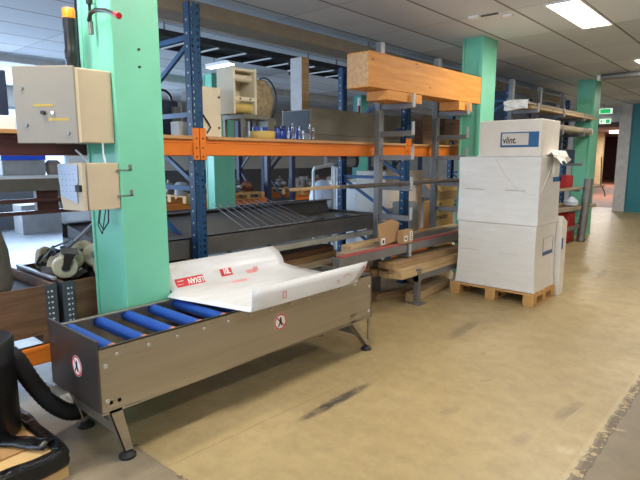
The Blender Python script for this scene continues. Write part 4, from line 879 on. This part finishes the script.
CS = [((-3.82, 1.54, .83), (.25, .15, 1.25), 'cream castor wheel nearest the corner of the castor crate'), ((-3.90, 1.62, .86), (.5, 2.6, 1.0), 'castor tilted behind the nearest wheel of the castor crate'),
      ((-3.86, 1.78, .88), (.2, 2.2, 1.1), 'large cream castor wheel in the middle of the castor crate'), ((-3.78, 1.80, .78), (.3, .6, .5), 'castor wheel against the front board, partly hidden by the column'), ((-4.08, 1.66, .86), (1.4, .2, 4.0), 'castor lying flat behind the front ones in the castor crate'),
      ((-4.12, 1.92, .80), (.4, 2.4, 1.0), 'upturned castor at the back middle of the castor crate'), ((-4.28, 2.2, .8), (1.1, .4, 3.0), 'castor at the far back of the castor crate'), ((-4.32, 1.6, .80), (.2, 1.3, 2.0), 'castor in the back left corner of the castor crate'),
      ((-4.0, 1.8, .62), (.9, .2, 1.4), 'castor buried in the middle of the castor crate'), ((-3.8, 1.68, .66), (1.5, .2, .2), 'castor buried at the front of the castor crate'), ((-3.85, 2.3, .72), (1.2, .1, .9), 'castor at the right end of the castor crate'), ((-4.1, 2.3, .68), (.7, .5, 2.9), 'castor low at the right back of the castor crate'),
      ((-4.0, 1.52, .80), (1.0, 1.8, .4), 'dark castor fork beside the crate corner, behind the nearest wheel'), ((-4.22, 1.56, .84), (.3, 2.9, 2.2), 'castor with its plate up at the left end of the castor crate'),
      ((-4.05, 1.78, .88), (.2, 1.7, .9), 'castor on top of the heap, before the silver bar'), ((-3.9, 1.92, .90), (.2, 2.5, 2.0), 'castor on top of the heap, next to the column')]
for k, (l, r, lb) in enumerate(CS):
    if k == 0: ca.location = l; ca.rotation_euler = r; ca['label'] = lb; ca['group'] = 'castors in the collar crate'
    else: dup(ca, l, r, lb, 'castors in the collar crate')
for k, (p, e) in enumerate((((-4.08, 1.50, .80), (.3, .5, .9)), ((-4.2, 1.62, .86), (.9, .2, 2.0)), ((-3.98, 1.66, .90), (.2, .8, 1.6)), ((-4.15, 1.8, .90), (1.2, .3, .4)))):
    q = MB(); q.box(-.06, -.035, 0, .06, .035, .008); q.box(-.06, -.035, .008, -.052, .035, .07); q.box(.052, -.035, .008, .06, .035, .05)
    o = q.build('scrap_bracket', 'black' if k % 2 else 'dark_grey', local=True, bevel=.002); o.location = p; o.rotation_euler = e
    tag(o, ('dark bent bracket at the left of the castor heap', 'black bent bracket behind the castors at the left', 'dark bent bracket on top of the castor heap', 'black bent bracket at the back of the castor heap')[k], 'bracket', 'bent brackets among the castors')
o = MB().bar((-4.0, 1.64, .93), (-4.42, 2.06, 1.06), .022, .022).build('metal_bar', 'alu', origin=(-4.0, 1.64, .93)); tag(o, 'silver metal bar sticking up from the castors in the crate', 'metal bar')
o = MB().tube([(-4.05, 1.45, .84), (-4.2, 1.62, .92), (-4.35, 1.8, .93)], .008, 6).build('metal_wire', 'alu', origin=(-4.05, 1.45, .84), smooth=True); tag(o, 'thin bent silver wire lying on the castors', 'wire')
o = MB().lathe([(.16, 0), (.18, .05), (.165, .28), (.13, .42), (.08, .47)], Matrix.Translation((-3.98, 1.06, .702))).build('sack', 'sack', origin=(-3.98, 1.06, .702), smooth=True); tag(o, 'grey brown sack standing in the crate at the left edge', 'sack')
plankm('metal_rail', -4.4, -3.7, 1.405, 1.43, .77, .79, 'alu', 'silver rail lying on the edge between the two collar crates', 'rail')

# ------------------------------------------------------------------ drum, hose and wrapped pallet at the lower left
t = thing('wrapped_pallet', 'low pallet wrapped in black film at the lower left corner', 'pallet', (-3.0, .5, 0))
MB().box(-3.5, .0, .0, -2.58, .98, .13).build('pallet_base', 'tan_card', t)
from mathutils import noise as mnoise
path = [(-2.58, 0.0)] + [(-2.58, .98*i/26) for i in range(1, 26)] + [(-2.585, .97), (-2.60, .98)] + [(-2.60-.9*i/22, .98) for i in range(1, 23)]
prof2 = [(-.05, .140), (-.035, .150), (-.012, .156), (.010, .150), (.018, .135), (.010, .11), (.016, .09), (.014, .07), (.006, .055)]
m = MB(); vs = []; n2 = len(prof2)
for k, (x, y) in enumerate(path):
    nx, ny = (1, 0) if k < 26 else ((.7, .7) if k < 28 else (0, 1))
    for (o_, z) in prof2:
        w_ = mnoise.noise(Vector((x*5, y*5, z*14)))*.014; wi = 2.5 if o_ < -.05 else 1.0
        vs.append((x+nx*(o_+w_*wi), y+ny*(o_+w_*wi), max(.004, z+mnoise.noise(Vector((x*9+4, y*9, z*9)))*.007)))
m._faces(vs, [(k*n2+i, k*n2+i+1, (k+1)*n2+i+1, (k+1)*n2+i) for k in range(len(path)-1) for i in range(n2-1)])
vs = []    # loose flap of film folded in over the cardboard
for i in range(9):
    for q_ in range(6): vs.append((-2.66-.03*i-.010*q_, .92-.02*i+.016*q_-.02, .147+.022*abs(mnoise.noise(Vector((i*.7, q_*.9, 2))))+.02*math.sin(q_/5*PI)))
m._faces(vs, [(i*6+q_, i*6+q_+1, (i+1)*6+q_+1, (i+1)*6+q_) for i in range(8) for q_ in range(5)])
m.build('black_film', 'foilb', t, smooth=True, solid=.004)
m = MB(); m.prism([(-3.49, .02, .131), (-2.66, .02, .131), (-2.63, .5, .131), (-2.74, .7, .131), (-2.76, .9, .131), (-3.49, .95, .131)], (0, 0, .008)); m.build('cardboard_sheet', 'floor_card', t)
t = thing('black_drum', 'black drum standing on cardboard at the left edge', 'drum', (-3.07, .75, .139))
MB().lathe([(.17, 0), (.178, .01), (.18, .4), (.184, .41), (.184, .43), (.18, .44), (.18, .53), (.172, .545), (.0, .55)], Matrix.Translation((-3.07, .75, .139)) @ Matrix.Diagonal((1, 1, .97, 1)), 32).build('drum_body', 'black', t, smooth=True)
t = thing('suction_hose', 'thick black corrugated hose curving from the drum under the conveyor', 'hose', (-2.95, 1.1, .1))
ctrl = [Vector(p) for p in ((-3.04, .86, .585), (-3.02, .92, .53), (-3.04, 1.0, .36), (-3.02, 1.08, .22), (-3.02, 1.17, .13), (-3.08, 1.28, .08), (-3.2, 1.40, .06), (-3.35, 1.46, .055))]
pts = []
for i in range(len(ctrl)-1):
    a = ctrl[max(i-1, 0)]; b = ctrl[i]; c = ctrl[i+1]; e = ctrl[min(i+2, len(ctrl)-1)]
    for q in range(10):
        u = q/10; pts.append(.5*((2*b)+(c-a)*u+(2*a-5*b+4*c-e)*u*u+(3*b-a-3*c+e)*u**3))
MB().tube(pts, .046, 14, rib=.08).build('hose_body', 'rubber', t, smooth=True)

# ------------------------------------------------------------------ far right: boards, tubes and signs
random.seed(31)
for k in range(6):
    lev = k//3; x = -3.42+.12*(k % 3); z = 2.362+lev*.045
    lab6 = ['back', 'middle', 'front'][k % 3] + ' long board of the ' + ['lower', 'upper'][lev] + ' layer on the top arms behind the wrapped boxes'
    plankm('long_board', x, x+.11, 8.25+random.uniform(0, .2), 12.0-.25*(k % 2), z, z+.04, 'plank_g' if k % 2 else 'plank_p', lab6, 'board', 'boards on the far cantilever rack')
t = thing('film_bundle', 'crumpled white film over the near end of the long boards', 'plastic film', (-3.25, 8.25, 2.36))
pts = []; m = MB()
for i in range(6):
    for j in range(7): pts.append((-3.42+.075*i, 8.15+.05*j+random.uniform(-.02, .02), 2.475-.06*((i-2.5)/2.5)**2+random.uniform(-.02, .02)))
m._faces(pts, [(i*7+j, i*7+j+1, (i+1)*7+j+1, (i+1)*7+j) for i in range(5) for j in range(6)])
pts = []
for i in range(6):
    for j in range(4): pts.append((-3.42+.075*i, 8.14+random.uniform(-.03, .01), 2.47-.045*j+random.uniform(-.015, .015)))
m._faces(pts, [(i*4+j, i*4+j+1, (i+1)*4+j+1, (i+1)*4+j) for i in range(5) for j in range(3)]); m.build('film_sheet', 'film', t, solid=.004)
t = thing('cardboard_roll', 'long roll with a round white end pointing past the third column', 'roll', (-3.1, 10.3, 2.1))
MB().cyl((-3.12, 8.7, 2.125), (-3.12, 11.7, 2.125), .06).build('roll_body', 'plank_g', t, smooth=True); MB().cyl((-3.12, 11.7, 2.125), (-3.12, 11.71, 2.125), .075).build('end_disc', 'white', t, smooth=True)
o = MB().cyl((-3.28, 8.7, 2.11), (-3.28, 11.4, 2.11), .045).build('steel_tube', 'grey_steel', origin=(-3.28, 10, 2.06), smooth=True); tag(o, 'grey tube lying behind the long roll', 'tube')
for k, (y0, lb) in enumerate(((8.8, 'left dark blue crate in the far cantilever rack'), (10.1, 'right dark blue crate in the far cantilever rack, by the third column'))):
    box1('blue_crate', (-3.44, y0, 1.502, -3.16, y0+.9, 1.76), 'navy', lb, 'crate')
plankm('thick_board', -3.17, -3.03, 8.5, 12.2, 1.002, 1.04, 'plank_g', 'long pale board at waist height, its end hung with black wire', 'board', yaw=-.085); plankm('thick_board', -3.17, -3.01, 8.4, 11.7, .622, .68, 'plank_g', 'long brown board below the one with the black wire', 'board', yaw=-.08); plankm('thick_board', -3.42, -3.22, 8.5, 11.2, .622, .70, 'plank_p', 'pale board at the back of the lowest far arms', 'board')
o = MB().tube([(-2.94, 12.15, 1.045), (-2.97, 12.2, 1.5), (-2.98, 12.2, 1.62)], .01, 6).tube([(-2.93, 12.13, 1.05), (-2.87, 12.2, .9), (-2.85, 12.2, .8)], .01, 6).build('wire', 'black', origin=(-2.94, 12.15, 1.04), smooth=True); tag(o, 'black wire hanging at the end of the waist-high board', 'wire')
box1('red_canister', (-3.42, 10.85, 1.002, -3.22, 11.25, 1.26), 'redbox', 'red box standing beside the waist-high board, right of the wrapped boxes', 'box', bevel=.02); box1('red_canister', (-3.3, 10.5, 0, -3.05, 10.95, .56), 'redbox', 'red box on the floor under the far cantilever rack', 'box', bevel=.02)
o = MB().lathe([(.05, 0), (.12, .03), (.13, .1), (.06, .17), (.02, .19)], Matrix.Translation((-3.08, 10.7, .682))).build('plastic_bag', 'bag', origin=(-3.08, 10.7, .682), smooth=True); tag(o, 'small white bag on the brown board, right of the wrapped boxes', 'bag')
t = thing('silver_tube', 'wide silver tube standing upright against the third green column', 'tube', (-2.98, 11.5, 0))
MB().cyl((-2.90, 10.85, 0), (-2.88, 11.03, 1.2), .075, seg=24, cap=True).build('tube_body', 'grey_steel', t, smooth=True)
t = thing('hook_bracket', 'teal wall bracket with black hooks on the third column', 'bracket', (-3.1, 11.95, 1.4))
MB().box(-3.4, 11.97, 1.5, -3.1, 11.99, 1.62).build('plate', 'teal', t); m = MB()
for x in (-3.32, -3.2): m.box(x, 11.9, 1.52, x+.04, 11.97, 1.66)
m.build('hook', 'dark_grey', t)
# exit signs
t = thing('exit_sign', 'large green and white emergency exit sign hanging before the doorway', 'exit sign', (-4.4, 17.2, 2.98))
MB().box(-4.67, 17.2, 2.86, -4.0, 17.26, 3.03).build('sign_box', 'white', t); m = MB(); m.box(-4.66, 17.196, 2.87, -4.01, 17.2, 3.02); m.build('lit_panel', 'exit_w', t)
m = MB(); m.box(-4.65, 17.192, 2.885, -4.51, 17.196, 3.005); m.box(-4.33, 17.192, 2.885, -4.06, 17.196, 3.005); m.build('green_field', 'exit_g', t)
m = MB(); m.prism([(-4.47, 17.192, 2.93), (-4.42, 17.192, 2.93), (-4.42, 17.192, 2.91), (-4.39, 17.192, 2.945), (-4.42, 17.192, 2.98), (-4.42, 17.192, 2.96), (-4.47, 17.192, 2.96)], (0, .004, 0)); m.build('arrow', 'exit_g', t)
m = MB(); m.cyl((-4.55, 17.23, 3.03), (-4.55, 17.23, CEIL), .01); m.cyl((-4.25, 17.23, 3.03), (-4.25, 17.23, CEIL), .01); m.build('hanger', 'grey_steel', t)
t = thing('exit_sign', 'small pale green exit sign above the doorway', 'exit sign', (-4.55, EY-.06, 2.68))
MB().box(-4.74, EY-.08, 2.68, -4.42, EY-.032, 2.83).build('sign_box', 'exit_w', t); m = MB(); m.box(-4.55, EY-.084, 2.70, -4.44, EY-.08, 2.81); m.box(-4.70, EY-.084, 2.72, -4.65, EY-.08, 2.79); m.build('green_field', 'exit_g', t)
# in the next hall
tag(MB().box(-9.1, 36.0, 0, -8.75, 36.35, CEIL).build('hall_pillar', 'cream_pillar', origin=(-8.95, 36.2, 0)), 'cream pillar in the hall beyond the doorway', 'pillar')
t = thing('tube_light', 'bright tube light under the ceiling beyond the doorway', 'ceiling light', (-7.45, 34.2, CEIL)); MB().box(-8.0, 34.0, 3.0, -6.9, 34.4, 3.16).build('tube', 'corr', t)
